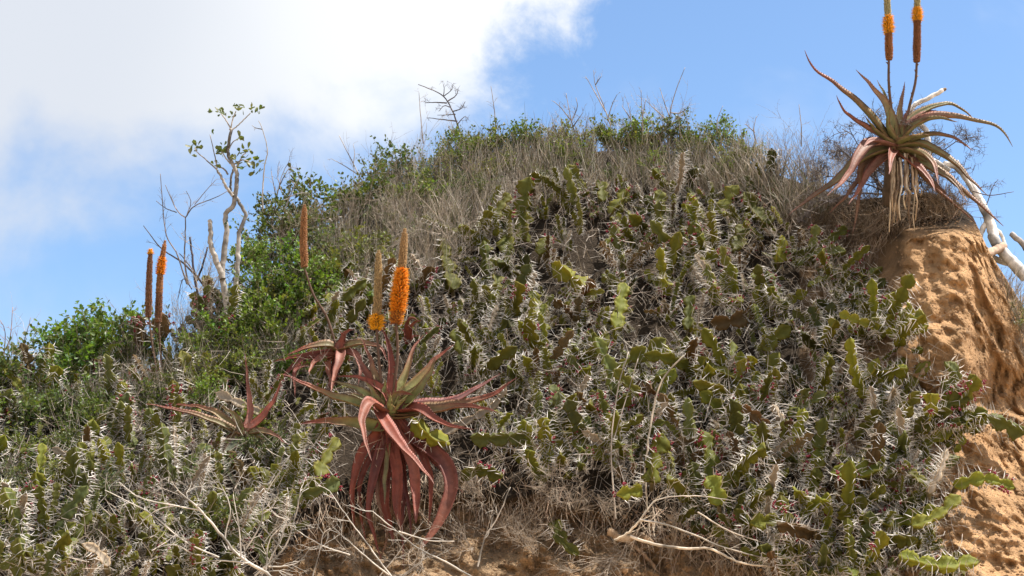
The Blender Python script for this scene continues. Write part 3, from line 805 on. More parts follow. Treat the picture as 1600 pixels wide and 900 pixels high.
spike(al2, c2, PX(z1, [(122, 125), (119, 60), (122, -30)], [Yb2 + .05] * 3), 0.023, [(0, 1, RUST, .010, .05)])
Yb3 = float(S(634, 510, 0)[1]) - .42
al3, c3 = aloe('tiny pinkish aloe with curled leaves beside the orange spikes', (636, 532), Yb3, [
 ([(385, 308), (388, 278), (400, 262), (416, 258)], 10, .1, RED, PINK),
 ([(385, 308), (378, 280), (380, 262), (392, 252), (412, 262)], 10, .15, RED, PINK),
 ([(378, 308), (375, 290), (365, 280)], 9, .0, RED, RED),
 ([(385, 308), (395, 298), (410, 296)], 9, .0, DRED, RED),
], conv=z1)

z5 = zc(2.045, 0, 460)
Yl = float(S(372, 670, 0)[1]) - .42
al4, c4 = aloe('aloe half buried among euphorbias with long orange-brown leaves reaching left', (378, 676), Yl, [
 ([(760, 440), (700, 410), (600, 375), (470, 350)], 14, .1, OLV, MAR),
 ([(760, 435), (700, 385), (640, 360), (540, 350)], 14, .0, OLV, PINK),
 ([(780, 440), (800, 380), (792, 280), (783, 190)], 11, -.1, MAR, MAR),
 ([(770, 450), (725, 515), (740, 590), (805, 640)], 15, .15, (0.14, 0.15, 0.10), (0.14, 0.14, 0.08)),
 ([(780, 450), (822, 540), (820, 620), (815, 700)], 18, .1, OLV, OLV, FR),
 ([(760, 450), (725, 560), (715, 650), (718, 730)], 16, .05, OLV, MAR, FR),
 ([(755, 450), (680, 520), (650, 620), (648, 700)], 15, .02, OLV, MAR, FR),
 ([(800, 445), (850, 500), (870, 600), (850, 690)], 15, .05, OLV, BRN, FR),
 ([(775, 440), (830, 400), (880, 330), (900, 270)], 15, -.1, RED, RED),
 ([(770, 440), (750, 390), (700, 350)], 14, .05, OLV, OLV),
 ([(790, 440), (860, 440), (920, 480)], 14, .1, OLV, MAR),
 ([(750, 450), (640, 530), (590, 640)], 12, .0, BRN, BRN, FR),
], conv=z5)
Ys = float(S(255, 590, 0)[1]) - .26
al5, c5 = aloe('pale aloe with arching buff leaves under the two thin skyline spikes', (252, 598), Ys, [
 ([(540, 320), (520, 285), (475, 270), (445, 300), (425, 335)], 10, .12, OLV, (0.36, 0.30, 0.2)),
 ([(540, 325), (500, 292), (460, 300), (425, 332)], 10, .16, (0.2, .2, .1), (0.36, 0.30, 0.2)),
 ([(525, 320), (545, 270), (555, 235)], 11, 0, OLV, OLV),
 ([(520, 300), (490, 250), (450, 235)], 10, 0, OLV, MAR),
 ([(535, 310), (570, 280), (575, 220)], 10, 0, OLV, MAR),
 ([(520, 320), (470, 330), (430, 370)], 10, .1, OLV, OLV),
], conv=z5)
z4 = zc(2.5, 200, 140)
stalk(al5, c5, PX(z4, [(118, 1130), (95, 1000), (82, 890)], [Ys + .03] * 3), 0.0065)
stalk(al5, c5, PX(z4, [(135, 1130), (122, 950), (120, 800)], [Ys + .06] * 3), 0.0065)
spike(al5, c5, PX(z4, [(80, 890), (82, 760), (88, 625)], [Ys + .03] * 3), 0.020, [(0, .93, SPENT, .009, .05), (.93, 1, YEL, .014, .3)])
spike(al5, c5, PX(z4, [(118, 910), (122, 800), (128, 700), (145, 592)], [Ys + .06] * 4), 0.021, [(0, .35, SPENT, .009, .05), (.35, .58, RUST, .01, .05), (.58, .8, ORANGE, .014, .32), (.8, 1, (0.42, 0.20, 0.09), .008, 0)])

# the crowned aloe on the cliff top
z2 = zc(1.875, 1200, 0)
Yr = float(S(1405, 330, 0)[1]) - .22
TP = (0.19, 0.10, 0.07)
GOL = (0.15, 0.145, 0.055)
al6, c6 = aloe('large spreading aloe on the cliff top with hanging roots and two tall spikes', (1400, 232), Yr, [
 ([(360, 410), (270, 305), (190, 240), (135, 200), (108, 148)], 22, .1, GOL, MAR),
 ([(375, 410), (345, 310), (300, 250), (257, 206)], 23, .05, GOL, (0.28, 0.15, 0.09)),
 ([(355, 405), (270, 358), (225, 325), (202, 278)], 21, .12, TP, MAR),
 ([(370, 400), (350, 300), (320, 235)], 14, -.1, GOL, GOL),
 ([(385, 390), (388, 310), (402, 240)], 15, -.05, GOL, TP),
 ([(370, 410), (352, 360), (358, 310)], 25, .1, GOL, GOL),
 ([(380, 400), (395, 370), (410, 320)], 20, .0, GOL, MAR),
 ([(385, 395), (440, 335), (520, 303), (570, 320), (612, 358)], 20, -.1, GOL, GOL),
 ([(385, 400), (460, 345), (540, 338), (600, 350), (680, 375), (716, 430)], 20, .1, TP, GOL),
 ([(385, 405), (440, 360), (500, 345), (555, 357)], 23, .12, GOL, GOL),
 ([(385, 400), (430, 350), (480, 328), (560, 338)], 16, -.05, TP, PINK),
 ([(400, 415), (470, 393), (540, 400), (602, 442)], 17, .1, GOL, TP),
 ([(385, 425), (450, 422), (540, 470), (590, 522), (642, 568)], 23, .2, GOL, (0.14, 0.09, 0.05)),
 ([(385, 430), (470, 488), (540, 528), (582, 592)], 23, .25, GOL, BRN),
 ([(390, 440), (500, 500), (600, 580), (690, 662)], 23, .1, GOL, BRN),
 ([(385, 440), (440, 490), (500, 550), (530, 570)], 23, .15, GOL, BRN),
 ([(380, 445), (430, 480), (470, 520), (490, 560)], 21, .28, MAR, MAR),
 ([(360, 415), (300, 420), (265, 460), (230, 520), (172, 572)], 25, .28, TP, PINK, dict(curl=.1)),
 ([(360, 430), (280, 460), (200, 530), (130, 575), (62, 628)], 25, .1, GOL, BRN),
 ([(365, 440), (310, 490), (270, 550), (238, 598)], 21, .18, TP, PINK),
 ([(372, 435), (362, 450), (358, 480), (355, 512)], 16, .34, PINK, PINK, dict(face=(0, -1, 0.3))),
 ([(365, 440), (278, 480), (270, 560), (248, 690)], 15, .02, BRN, BRN, FR),
 ([(360, 440), (300, 480), (240, 560), (180, 625)], 18, -.05, BRN, BRN),
 ([(395, 445), (470, 530), (560, 610), (610, 650)], 15, -.1, BRN, BRN),
 ([(370, 420), (320, 385), (285, 340)], 21, .1, GOL, GOL),
 ([(380, 420), (420, 400), (470, 395)], 23, .2, GOL, GOL),
 ([(370, 425), (310, 410), (280, 430)], 21, .25, TP, MAR),
 ([(385, 440), (430, 440), (480, 470), (500, 540)], 20, .3, GOL, MAR),
], axis=(0.05, -0.6, 1), group='red aloes on the bank', conv=z2)
stalk(al6, c6, PX(z2, [(372, 400), (355, 260), (354, 172)], [Yr + .02] * 3), 0.010)
stalk(al6, c6, PX(z2, [(395, 400), (415, 310), (432, 240), (436, 178)], [Yr + .05] * 4), 0.010)
spike(al6, c6, PX(z2, [(355, 176), (353, 90), (349, 0), (346, -90)], [Yr + .02] * 4), 0.024, [(0, .28, (0.34, 0.14, 0.05), .010, .05), (.28, .48, YEL, .014, .38), (.48, 1, GTAN, .008, 0)])
spike(al6, c6, PX(z2, [(436, 182), (437, 90), (437, 0), (437, -100)], [Yr + .05] * 4), 0.024, [(0, .42, (0.26, 0.11, 0.05), .010, .05), (.42, .56, YEL, .014, .38), (.56, 1, GTAN, .008, 0)])
trk = MB(); tube(trk, [np.array([0, .05, .03]), np.array([-0.01, 0.07, -.12]), np.array([-0.02, 0.14, -.30])], [0.06, 0.05, 0.05], 10, (0.10, 0.07, 0.05), cap=True, rough=.15)
link('trunk', trk.mesh('trunk', 'bark'), al6)
for k in range(24):
    x0 = 356 + (k % 12) * 7 + R.uniform(-6, 6); x1 = x0 + R.uniform(-16, 22)
    
    yl = R.uniform(560, 690)
    yy = Yr - .02 - R.uniform(0, .13)
    P = np.array(PX(z2, [(x0, 450 + R.uniform(0, 30)), ((x0 * 2 + x1) / 3 + R.uniform(-6, 6), 540), ((x0 + x1 * 2) / 3 + R.uniform(-9, 9), (540 + yl) / 2), (x1, yl)], [yy + .05, yy, yy - .02, yy + .02])) - c6
    mb = MB(); n = 12
    r0 = R.uniform(0.004, 0.0095)
    cc = np.array(R.choice([(0.48, 0.37, 0.25), (0.36, 0.26, 0.17), (0.22, 0.15, 0.10), (0.56, 0.46, 0.34)]))
    tube(mb, catmull(P, n) + RA.normal(size=(n, 3)) * 0.002, np.linspace(r0, r0 * 0.6, n), 6, cc * RA.uniform(.75, 1.15, (n, 1)), cap=True, rough=.15)
    link('hanging_root', mb.mesh('hanging_root', 'bark'), al6)

# ------------------------------------------------------------ twigs, shrubs, trees
def grow(mb, p, d, L, r, depth, up=0.1, wig=0.25, nchild=(3, 6), ang=0.9, col=(.3, .25, .2), ends=None, thorn=0.0, ratio=(.35, .7)):
    n = max(4, int(5 * min(1.5, L / 0.2)))
    P = [np.array(p)]; dd = nrm(np.array(d, float))
    for k in range(n):
        dd = nrm(dd + RA.normal(size=3) * wig / math.sqrt(n) * 1.3 + np.array([0, 0, up / n]))
        P.append(P[-1] + dd * L / n)
    P = np.array(P)
    tube(mb, P, np.linspace(r, r * 0.45, n + 1), 5 if r > 0.004 else 3, np.array(col) * R.uniform(.8, 1.2))
    T = nrm(np.gradient(P, axis=0))
    if thorn:
        for i in range(1, n):
            if R.random() < thorn:
                q = nrm(np.cross(T[i], rv())); tube(mb, [P[i], P[i] + q * R.uniform(.02, .05)], [r * .35 + .0008, .0004], 3, np.array(col) * .9)
    if ends is not None and depth <= 1:
        for i in range(max(1, n // 3), n + 1): ends.append((P[i], T[i]))
    if depth > 0:
        for _ in range(R.randint(*nchild)):
            i = R.randint(max(1, n // 5), n - 1); t = T[i]
            q = nrm(np.cross(t, rv())); a = R.uniform(.5, 1) * ang
            grow(mb, P[i], t * math.cos(a) + q * math.sin(a), L * R.uniform(*ratio), max(r * 0.55, 0.0011), depth - 1, up, wig, nchild, ang, col, ends, thorn, ratio)
def leaves(mb, ends, size, per, col, spread=0.6):
    cen = []; dr = []
    for p, t in ends:
        for _ in range(per if isinstance(per, int) else R.randint(*per)):
            cen.append(p); dr.append(nrm(t * 0.5 + RA.normal(size=3) * spread + np.array([0, 0, .25])))
    c = np.array(cen); d = np.array(dr); n = len(c)
    if not n: return
    up = nrm(RA.normal(size=(n, 3)) * 0.5 + np.array([0, -0.2, 1])); b = nrm(np.cross(d, up)); u = np.cross(b, d)
    L = (size * RA.uniform(.6, 1.25, n))[:, None]; w = L * RA.uniform(.28, .36, n)[:, None]
    V = np.stack([c, c + d * L * .45 - b * w * .8 + u * w * .25, c + d * L * .8 - b * w + u * w * .2, c + d * L * 1.02, c + d * L * .8 + b * w + u * w * .2, c + d * L * .45 + b * w * .8 + u * w * .25, c + d * L * .6 - u * w * .05], 1)
    i = np.arange(n)[:, None, None] * 7
    F = np.array([[0, 1, 6], [1, 2, 6], [2, 3, 6], [3, 4, 6], [4, 5, 6], [5, 0, 6]])[None] + i
    cc = np.array(col)[None] * RA.uniform(.6, 1.4, (n, 1)) * (1 + RA.uniform(-.15, .15, (n, 3)))
    mb.add(V.reshape(-1, 3), F.reshape(-1, 3), np.repeat(cc, 7, 0))

# leafy shrub variants
LV = []
for k in range(8):
    st = MB(); fo = MB(); ends = []
    for q in range(9 if k < 5 else 6):
        a = R.uniform(0, 6.28); b = R.uniform(.1, .9)
        grow(st, (0, 0, 0), (math.cos(a) * b, math.sin(a) * b, 1), R.uniform(.26, .46), .0042, 2, .15, .35, (3, 5), .8, (.28, .23, .17), ends)
    col = [(.105, .155, .03), (.085, .115, .035), (.11, .165, .03), (.085, .12, .035), (.12, .14, .04), (.13, .14, .07), (.09, .115, .05), (.16, .17, .05)][k]
    leaves(fo, ends, .036 if k < 5 else .028, 2 if k < 5 else 1, col)
    LV.append((['bright green', 'dull green', 'fresh green', 'dark green', 'yellowish green', 'sparse grey-green', 'sparse green', 'sparse yellowish'][k], st.mesh('shrub_stems', 'twig'), fo.mesh('shrub_foliage', 'leaf', False)))
LS = []
def lshrub(x, y, sc, kk, off=.1, lean=(0, -.2, 1)):
    p = S(x, y, off)
    if y > interp(CREST, x): loc, n = hit(x, y); p = np.array(loc) + np.array(n) * off * .3
    nm, a, b = LV[kk]
    o = empty('leafy_shrub', '', 'shrub', p, 'leafy shrubs on the bank')
    mw = basis(nrm(np.array(lean, float) + RA.normal(size=3) * .25), R.uniform(0, 6.28), sc)
    s = link('stems', a, o); s.matrix_local = mw
    f = link('foliage', b, o, kind='stuff'); f.matrix_local = mw
    LS.append((o, f'{nm} leafy shrub', x, y))
for (x, y, sc, kk) in [(20, 650, .7, 1), (60, 640, .75, 4), (110, 615, .85, 0), (150, 618, .8, 0), (185, 600, .8, 2), (215, 590, .8, 0), (-40, 660, .7, 3), (90, 660, .6, 3), (30, 700, .6, 1),
                       (410, 520, .7, 0), (425, 450, .75, 3), (455, 430, .8, 6), (480, 500, .75, 2), (415, 550, .7, 2), (375, 575, .55, 2), (400, 430, .5, 0), (465, 540, .7, 2), (450, 395, .7, 1), (510, 430, .7, 6), (395, 510, .45, 1), (445, 480, .7, 0),
                       (500, 395, .9, 3), (540, 370, .9, 1), (570, 360, .8, 5), (600, 330, .8, 6), (630, 310, .7, 3), (660, 300, .7, 5), (700, 280, .6, 3), (730, 270, .7, 1), (650, 340, .7, 4), (690, 320, .6, 6), (560, 420, .6, 4), (610, 380, .6, 5), (530, 450, .6, 4), (740, 330, .5, 6),
                       (770, 262, .6, 3), (800, 255, .6, 1), (840, 250, .55, 4), (880, 248, .55, 3), (920, 246, .55, 7), (950, 246, .6, 4), (990, 246, .6, 0), (1030, 250, .6, 4), (1070, 250, .55, 1), (1105, 252, .6, 3), (1130, 258, .6, 0), (1165, 272, .45, 1), (1190, 276, .4, 6), (860, 260, .5, 5), (1000, 262, .5, 7), (1060, 266, .4, 5),
                       (780, 285, .4, 4), (860, 300, .35, 4), (940, 275, .4, 6), (1020, 285, .4, 4), (1080, 290, .35, 7), (1140, 290, .4, 4), (960, 300, .35, 6), (720, 320, .45, 6), (660, 350, .5, 5), (640, 400, .5, 6), (800, 275, .5, 6), (880, 268, .5, 4), (1110, 272, .5, 6), (700, 300, .5, 5), (590, 420, .45, 4), (820, 300, .35, 7), (900, 280, .35, 4), (750, 300, .4, 7), (845, 300, .3, 4), (990, 290, .3, 7), (760, 380, .35, 6), (700, 370, .35, 7), (690, 350, .3, 6), (1100, 300, .25, 6),
                       (350, 590, .6, 1), (330, 620, .5, 4), (120, 700, .35, 2), (250, 660, .4, 1), (60, 750, .35, 2), (460, 600, .35, 2), (1590, 520, .4, 5)]:
    if y < 300 and 740 < x < 1200: sc *= 1.02; kk = kk if R.random() < .35 else R.choice([4, 7, 2, 4, 7])
    lshrub(x, y, sc, kk)
for (x, y, sc, kk) in [(70, 640, .45, 4), (135, 625, .5, 2), (200, 600, .45, 4), (320, 590, .4, 0), (350, 560, .5, 2), (372, 610, .4, 4), (30, 690, .4, 4), (160, 680, .35, 2), (400, 560, .6, 2), (440, 520, .65, 4), (320, 660, .4, 2), (10, 740, .4, 4), (500, 470, .55, 4), (530, 500, .45, 2), (130, 760, .35, 4), (380, 620, .45, 4)]:
    lshrub(x, y, sc, kk, .25)
for k in range(26):
    lshrub(R.uniform(-20, 420), R.uniform(680, 890), R.uniform(.28, .42), R.choice([1, 3, 4, 1, 6]), .3)
assign_labels(LS)

# dry shrub variants (bare)
DV = []
for k in range(8):
    st = MB()
    c = [(.30, .24, .18), (.36, .30, .24), (.22, .17, .13), (.40, .33, .26)][k % 4]
    for q in range(R.randint(5, 9)):
        a = R.uniform(0, 6.28); b = R.uniform(.05, .6)
        grow(st, (0, 0, 0), (math.cos(a) * b, math.sin(a) * b, 1), R.uniform(.3, .6), .0032, 2, .1, .3, (3, 5), .75, c, None, 0.15)
    DV.append((['brown', 'grey', 'dark', 'pale'][k % 4], st.mesh('bare_stems', 'twig')))
DS = []
def dshrub(x, y, sc, kk, off=.1, group='bare dead shrubs on the crest'):
    p = S(x, y, off)
    nm, a = DV[kk]
    o = link('dead_shrub', a); o['category'] = 'dead shrub'; o['group'] = group
    o.matrix_world = basis(nrm(np.array([0, -.1, 1.0]) + RA.normal(size=3) * .2), R.uniform(0, 6.28), sc, p)
    DS.append((o, f'{nm} bare dead shrub', x, y))
for (x, y, sc) in [(10, 640, .75), (40, 650, .6), (130, 625, .5), (205, 590, .7), (240, 560, .7), (275, 550, .6), (310, 520, .9), (300, 560, .7), (345, 520, .8), (420, 440, .75), (445, 400, .8), (475, 390, .6), (540, 370, .65), (580, 350, .8), (620, 310, .7), (655, 290, .8), (690, 270, .7), (720, 262, .5),
                   (860, 250, .55), (890, 246, .6), (930, 244, .65), (960, 244, .55), (990, 244, .6), (1035, 246, .8), (1060, 250, .6), (1150, 262, .45), (1180, 268, .5), (1215, 278, .6), (1240, 288, .65), (1270, 300, .75), (1255, 295, .6), (1300, 305, .7), (1330, 305, .6), (1230, 330, .5), (760, 262, .4), (810, 250, .35), (1590, 500, .5), (1575, 470, .4), (1600, 560, .4)]:
    dshrub(x, y, sc, R.randrange(8))
for (x, y, sc) in [(640, 400, .7), (600, 420, .7), (680, 420, .6), (560, 450, .6), (720, 400, .6), (650, 460, .6), (760, 340, .5), (480, 480, .5), (500, 560, .5), (640, 350, .6), (590, 370, .6), (700, 350, .55), (800, 320, .4), (850, 320, .4)]:
    dshrub(x, y, sc, R.choice([1, 3, 5, 7]), .15, 'bare dead shrubs on the crest')
assign_labels(DS)

def path_plant(name, label, cat, branches, Yd, conv=lambda p: p, matname='twig', group=None, col=(.3, .24, .18), dens=0, twl=.12, thorn=0):
    """branches: (pixel points, r0 px, r1 px, depth offset); the first is the main stem"""
    q0 = conv(branches[0][0][0]); c = W(q0[0], q0[1], Yd)
    o = empty(name, label, cat, c, group)
    for bi, b in enumerate(branches):
        pts_, r0, r1 = b[:3]; dz = b[3] if len(b) > 3 else 0; cl = b[4] if len(b) > 4 else col
        z0, z1_ = dz if isinstance(dz, tuple) else (dz, dz)
        K = max(8, 5 * len(pts_))
        P = catmull([W(*conv(p), Yd - z0 - (z1_ - z0) * i / (len(pts_) - 1)) - c for i, p in enumerate(pts_)], K)
        mb = MB()
        tube(mb, P + RA.normal(size=P.shape) * min(0.0022, r1 / FPX * Yd * .3), np.linspace(r0, r1, K) * (.78 if r0 > 1.5 else 1) / FPX * Yd, 9 if r0 > 3 else 5, np.array(cl) * RA.uniform(.75, 1.2, (K, 1)) * np.array([[0.45 + 0.75 * sm(noise.noise(Vector(p_ * 9 + bi * 3.1)), -.35, .15)] for p_ in P]), cap=True, rough=.05 if r0 > 3 else 0)
        if dens:
            for _ in range(dens):
                i = R.randint(K // 4, K - 1); t = nrm(np.gradient(P, axis=0))[i]
                grow(mb, P[i], t + nrm(np.cross(t, rv())) * .9, R.uniform(.5, 1.2) * twl, max(.0012, r1 / FPX * Yd * .6), 1, .05, .3, (1, 3), .8, cl, None, thorn)
        link('trunk' if bi == 0 and r0 > 5 else 'branch', mb.mesh('branch', matname), o)
    return o, c

PALE = (.27, .24, .21)
Yt = float(S(350, 470, 0)[1]) - .30
tree, tc_ = path_plant('bare_tree', 'leaning bare tree with pale twisted trunk and leaf tufts on the skyline', 'tree', [
 ([(395, 900), (380, 800), (368, 720), (375, 640), (385, 560), (380, 490), (410, 455), (420, 400), (425, 330), (405, 285)], 7.5, 4.0, 0),
 ([(405, 285), (388, 240), (396, 200), (402, 152)], 3.8, 3.2, 0),
 ([(372, 740), (345, 670), (322, 600), (325, 560), (318, 508)], 6.5, 4.5, .03),
 ([(420, 780), (430, 660), (435, 560), (458, 490), (432, 440), (412, 400)], 5.5, 3.4, -.04, (.36, .33, .30)),
 ([(408, 415), (380, 372), (350, 315)], 3.6, 2.4, .02),
 ([(400, 400), (402, 350), (412, 310)], 2.8, 2.2, -.03),
 ([(350, 315), (300, 270), (268, 242), (262, 225)], 1.2, .7, .05, (.3, .25, .2)),
 ([(348, 310), (335, 240), (320, 175)], 1.1, .6, .0, (.3, .25, .2)),
 ([(402, 152), (380, 115), (362, 92)], 1.2, .8, .0, (.3, .25, .2)),
 ([(402, 152), (408, 120), (422, 85)], 1.2, .8, .0, (.3, .25, .2)),
 ([(405, 160), (440, 130), (478, 92)], 1.2, .8, .0, (.3, .25, .2)),
 ([(392, 235), (410, 205), (435, 190)], 1.2, .7, .0, (.3, .25, .2)),
 ([(415, 290), (450, 275), (480, 285)], 1.8, .9, .03, (.3, .25, .2)),
 ([(390, 330), (375, 310), (345, 300)], 2.2, 1.2, .0, (.3, .25, .2)),
 ([(400, 290), (380, 265), (365, 240)], 1.4, .8, .0, (.3, .25, .2)),
 ([(425, 300), (450, 255), (470, 240)], 1.2, .8, .0, (.3, .25, .2)),
], Yt, z4, 'bark', None, PALE)
lm = []
for k in range(6):
    mb = MB(); leaves(mb, [(np.zeros(3), np.array([0, 0, 1.0]))], .040, 1, (.09, .11, .035), 0.0); lm.append(mb.mesh('tree_leaf', 'leaf', False))
LC = [(340, 80, 5), (362, 90, 5), (375, 98, 3), (404, 108, 4), (422, 65, 6), (440, 75, 4), (478, 78, 6), (500, 85, 6), (508, 82, 3), (262, 215, 6), (255, 255, 2), (268, 235, 3), (322, 178, 2), (350, 240, 7), (375, 225, 6), (362, 245, 4), (435, 190, 6), (450, 200, 4),
      (440, 245, 5), (478, 235, 4), (470, 270, 8), (495, 275, 8), (515, 285, 6), (495, 312, 6), (512, 318, 3), (445, 300, 5), (350, 298, 5), (418, 272, 8), (340, 295, 3), (390, 520, 4)]
for (x, y, n) in LC:
    for _ in range(n):
        p = W(*z4((x + R.uniform(-12, 12), y + R.uniform(-9, 9))), Yt + R.uniform(-.04, .04)) - tc_
        l = link('leaf', R.choice(lm), tree); l.matrix_local = basis(rv() + np.array([0, 0, .3]), R.uniform(0, 6), R.uniform(.55, 1.1), p)

DK = (.10, .075, .07)
path_plant('dead_branch', 'dark bare branching twigs arching in front of the skyline left of the bare tree', 'dead branch', [
 ([(355, 850), (300, 770), (220, 682), (130, 620), (60, 532)], 3.0, .8, 0, DK), ([(230, 760), (190, 640), (150, 570), (135, 440), (126, 328)], 1.8, .7, .02, (.2, .16, .15)),
 ([(235, 760), (222, 680), (224, 500)], 2.0, 1.2, .0, (.25, .2, .18)), ([(224, 500), (190, 470), (145, 372)], 1.1, .5, .0, (.25, .2, .18)), ([(224, 500), (260, 455), (345, 420), (390, 395)], 1.1, .5, .0, (.25, .2, .18)),
 ([(190, 480), (150, 465), (110, 435)], .9, .5, 0, (.25, .2, .18)), ([(230, 490), (245, 440), (228, 395)], .9, .5, 0, (.25, .2, .18)), ([(300, 770), (250, 700), (200, 640)], 1.4, .7, 0, DK), ([(260, 450), (300, 400), (345, 350)], .8, .4, 0, (.25, .2, .18)),
 ([(250, 780), (215, 740), (195, 820)], 1, .5, 0, DK)], float(S(335, 480, 0)[1]) - .05, z4, col=DK, dens=3, twl=.09)
for P, r0, lab in [([(285, 900), (262, 740), (242, 578)], 3.0, 'straight dark dead flower stalk left of the bare tree'), ([(262, 760), (290, 690), (310, 615)], 2.4, 'short blue-black dead stalk crossing behind the straight one'),
                   ([(292, 900), (296, 840), (294, 800)], 2.4, 'stubby dark stalk at the foot of the straight dead one')]:
    path_plant('dead_stalk', lab, 'dead stalk', [(P, r0, r0 * .7, 0, (.055, .045, .06))], float(S(320, 495, 0)[1]) - .15, z4)
path_plant('dead_branch', 'tall thin grey twig rising right of the bare tree', 'dead branch', [([(528, 480), (525, 415), (533, 300), (545, 238), (525, 155), (510, 122)], 1.4, .6, 0), ([(525, 155), (500, 150), (484, 140)], .9, .4)], float(S(410, 430, 0)[1]), z4, col=(.3, .26, .22), dens=1, twl=.05)
path_plant('dead_branch', 'forked bare twigs above the bright green shrub', 'dead branch', [([(560, 520), (575, 450), (600, 340), (632, 275)], 1.6, .6), ([(580, 430), (565, 350), (560, 320)], 1, .5), ([(590, 380), (620, 320), (640, 300)], 1, .5), ([(610, 480), (640, 400), (670, 345)], 1.1, .5), ([(600, 440), (650, 410), (680, 405)], 1, .5), ([(600, 400), (585, 340), (590, 300)], .8, .4)], float(S(430, 420, 0)[1]), z4, col=(.3, .26, .24), dens=4, twl=.08)
path_plant('dead_branch', 'thin forked twigs slanting over the ridge left of the crest', 'dead branch', [([(960, 470), (920, 370), (880, 290), (825, 180)], 1.4, .6), ([(895, 330), (850, 300), (795, 270)], 1, .4), ([(880, 290), (885, 250), (880, 215)], .8, .4), ([(900, 330), (940, 325), (1010, 325)], .8, .4)], float(S(560, 330, 0)[1]), z4, col=(.34, .3, .27), dens=2, twl=.07)
zt = zc(2.2857, 600, 80)
path_plant('thorny_dead_branch', 'thorny dead twig curving left above the crest', 'dead branch', [([(300, 400), (285, 330), (265, 270), (240, 205), (205, 155), (122, 118)], 2.4, .8, 0, DK), ([(225, 185), (185, 183), (148, 184)], 1.3, .5, 0, DK), ([(225, 180), (255, 160), (266, 138)], 1.3, .5, 0, DK), ([(245, 215), (275, 205), (290, 180)], 1.1, .5, 0, DK),
 ([(262, 250), (215, 245), (160, 238)], 1.3, .5, 0, DK), ([(262, 262), (280, 240), (292, 232)], 1.1, .5, 0, DK), ([(235, 200), (215, 195), (195, 215)], .9, .4, 0, DK), ([(212, 160), (215, 135), (212, 118)], .9, .4, 0, DK), ([(215, 160), (240, 140), (245, 130)], .9, .4, 0, DK), ([(255, 225), (215, 228), (190, 228)], .9, .4, 0, DK)],
 float(S(730, 250, 0)[1]) - .1, zt, col=DK, dens=2, twl=.05, thorn=.5)
for P, lab in [([[(140, 330), (130, 220), (125, 148)]], 'single thin upright twig left of the thorny dead twig'), ([[(400, 290), (395, 220), (382, 125)]], 'lone thin twig rising from the middle of the crest against the cloud'),
        ([[(810, 270), (790, 210), (755, 120), (748, 68)], [(790, 215), (760, 160), (720, 90)], [(800, 240), (815, 190), (832, 155)], [(755, 120), (775, 90)]], 'tall forked bare twigs on the crest against blue sky'),
        ([[(1020, 265), (1025, 200), (1050, 120), (1075, 58)], [(1022, 240), (1000, 180), (985, 130)], [(1025, 220), (1060, 220), (1088, 198)], [(1015, 250), (960, 200), (935, 175)]], 'tallest slanting twig right of the middle of the crest'),
        ([[(680, 290), (665, 230), (650, 150)], [(670, 250), (690, 200), (685, 165)], [(670, 250), (630, 200), (605, 178)], [(675, 270), (710, 220)]], 'spiky dead twigs at the edge of the cloud'),
        ([[(885, 300), (880, 230), (870, 185)], [(880, 240), (850, 195)], [(925, 290), (920, 200), (918, 140)], [(922, 240), (935, 170)]], 'pair of thin upright twigs on the middle of the crest'),
        ([[(1195, 330), (1190, 250), (1210, 195)]], 'short dark twig above the right end of the crest'), ([[(1490, 340), (1490, 270), (1482, 190)]], 'hair-thin twig left of the cliff-top thorn bush'),
        ([[(1330, 330), (1320, 280), (1330, 232)], [(1325, 290), (1290, 260)]], 'small bare twigs over the dry grass near the cliff')]:
    path_plant('dead_branch', lab, 'dead twigs', [(p, 1.15, .45, R.uniform(-.05, .05)) for p in P], float(S(600 + P[0][0][0] / 2.2857, 260, 0)[1]) - .05, zt, col=(.27, .23, .21), dens=3, twl=.07, group='bare twigs on the crest')
path_plant('dead_branch', 'thin dark twigs on the skyline at the far left edge', 'dead twigs', [([(0, 560), (15, 530), (20, 480)], 1.1, .5), ([(25, 560), (40, 525), (48, 496)], .9, .4), ([(5, 570), (8, 520), (0, 500)], 1, .5), ([(30, 570), (20, 545), (10, 530)], .8, .4)], float(S(20, 640, 0)[1]), dens=3, twl=.08, col=(.3, .2, .18))
path_plant('dead_branch', 'dark straight twig leaning left beside the thin skyline spikes', 'dead twigs', [([(185, 560), (155, 520), (124, 488)], 1.3, .6), ([(168, 560), (160, 540), (157, 522)], .9, .4), ([(108, 560), (102, 530), (98, 508)], .9, .5), ([(195, 560), (193, 510), (192, 480)], .8, .4)], float(S(160, 600, 0)[1]), dens=2, twl=.06, col=(.12, .09, .09))

# bleached dead tree on the cliff top
WH = (.62, .58, .54)
Yw = Yr + .42
path_plant('fallen_dead_tree', 'bleached white dead tree leaning behind the cliff-top aloe and down the cliff side', 'dead tree', [
 ([(760, 815), (700, 752), (664, 706), (652, 655), (622, 590), (585, 525), (545, 485), (515, 480)], 13, 6.5, (.1, -.05), WH),
 ([(470, 470), (468, 430), (462, 380), (420, 345), (428, 310), (470, 288), (512, 264)], 7, 4.5, 0, WH),
 ([(470, 465), (500, 480), (530, 500)], 6, 6, -.02, WH), ([(690, 722), (655, 738), (612, 762)], 9, 9, (.05, .35), (.34, .24, .17)),
 ([(640, 650), (620, 700), (640, 745), (700, 770)], 6, 7, .02, WH), ([(512, 264), (520, 262)], 4, 3, 0, (.3, .22, .15)),
 ([(600, 560), (570, 500), (555, 470)], 4, 2.5, .02, WH), ([(800, 860), (790, 790), (750, 720), (712, 682)], 8, 6, -.25, (.34, .31, .29)),
 ([(640, 620), (605, 585), (560, 560)], 4, 3, .03, (.5, .45, .4)), ([(640, 645), (690, 700), (680, 760)], 4, 3, .04, WH)], Yw, z2, 'bark', col=WH)
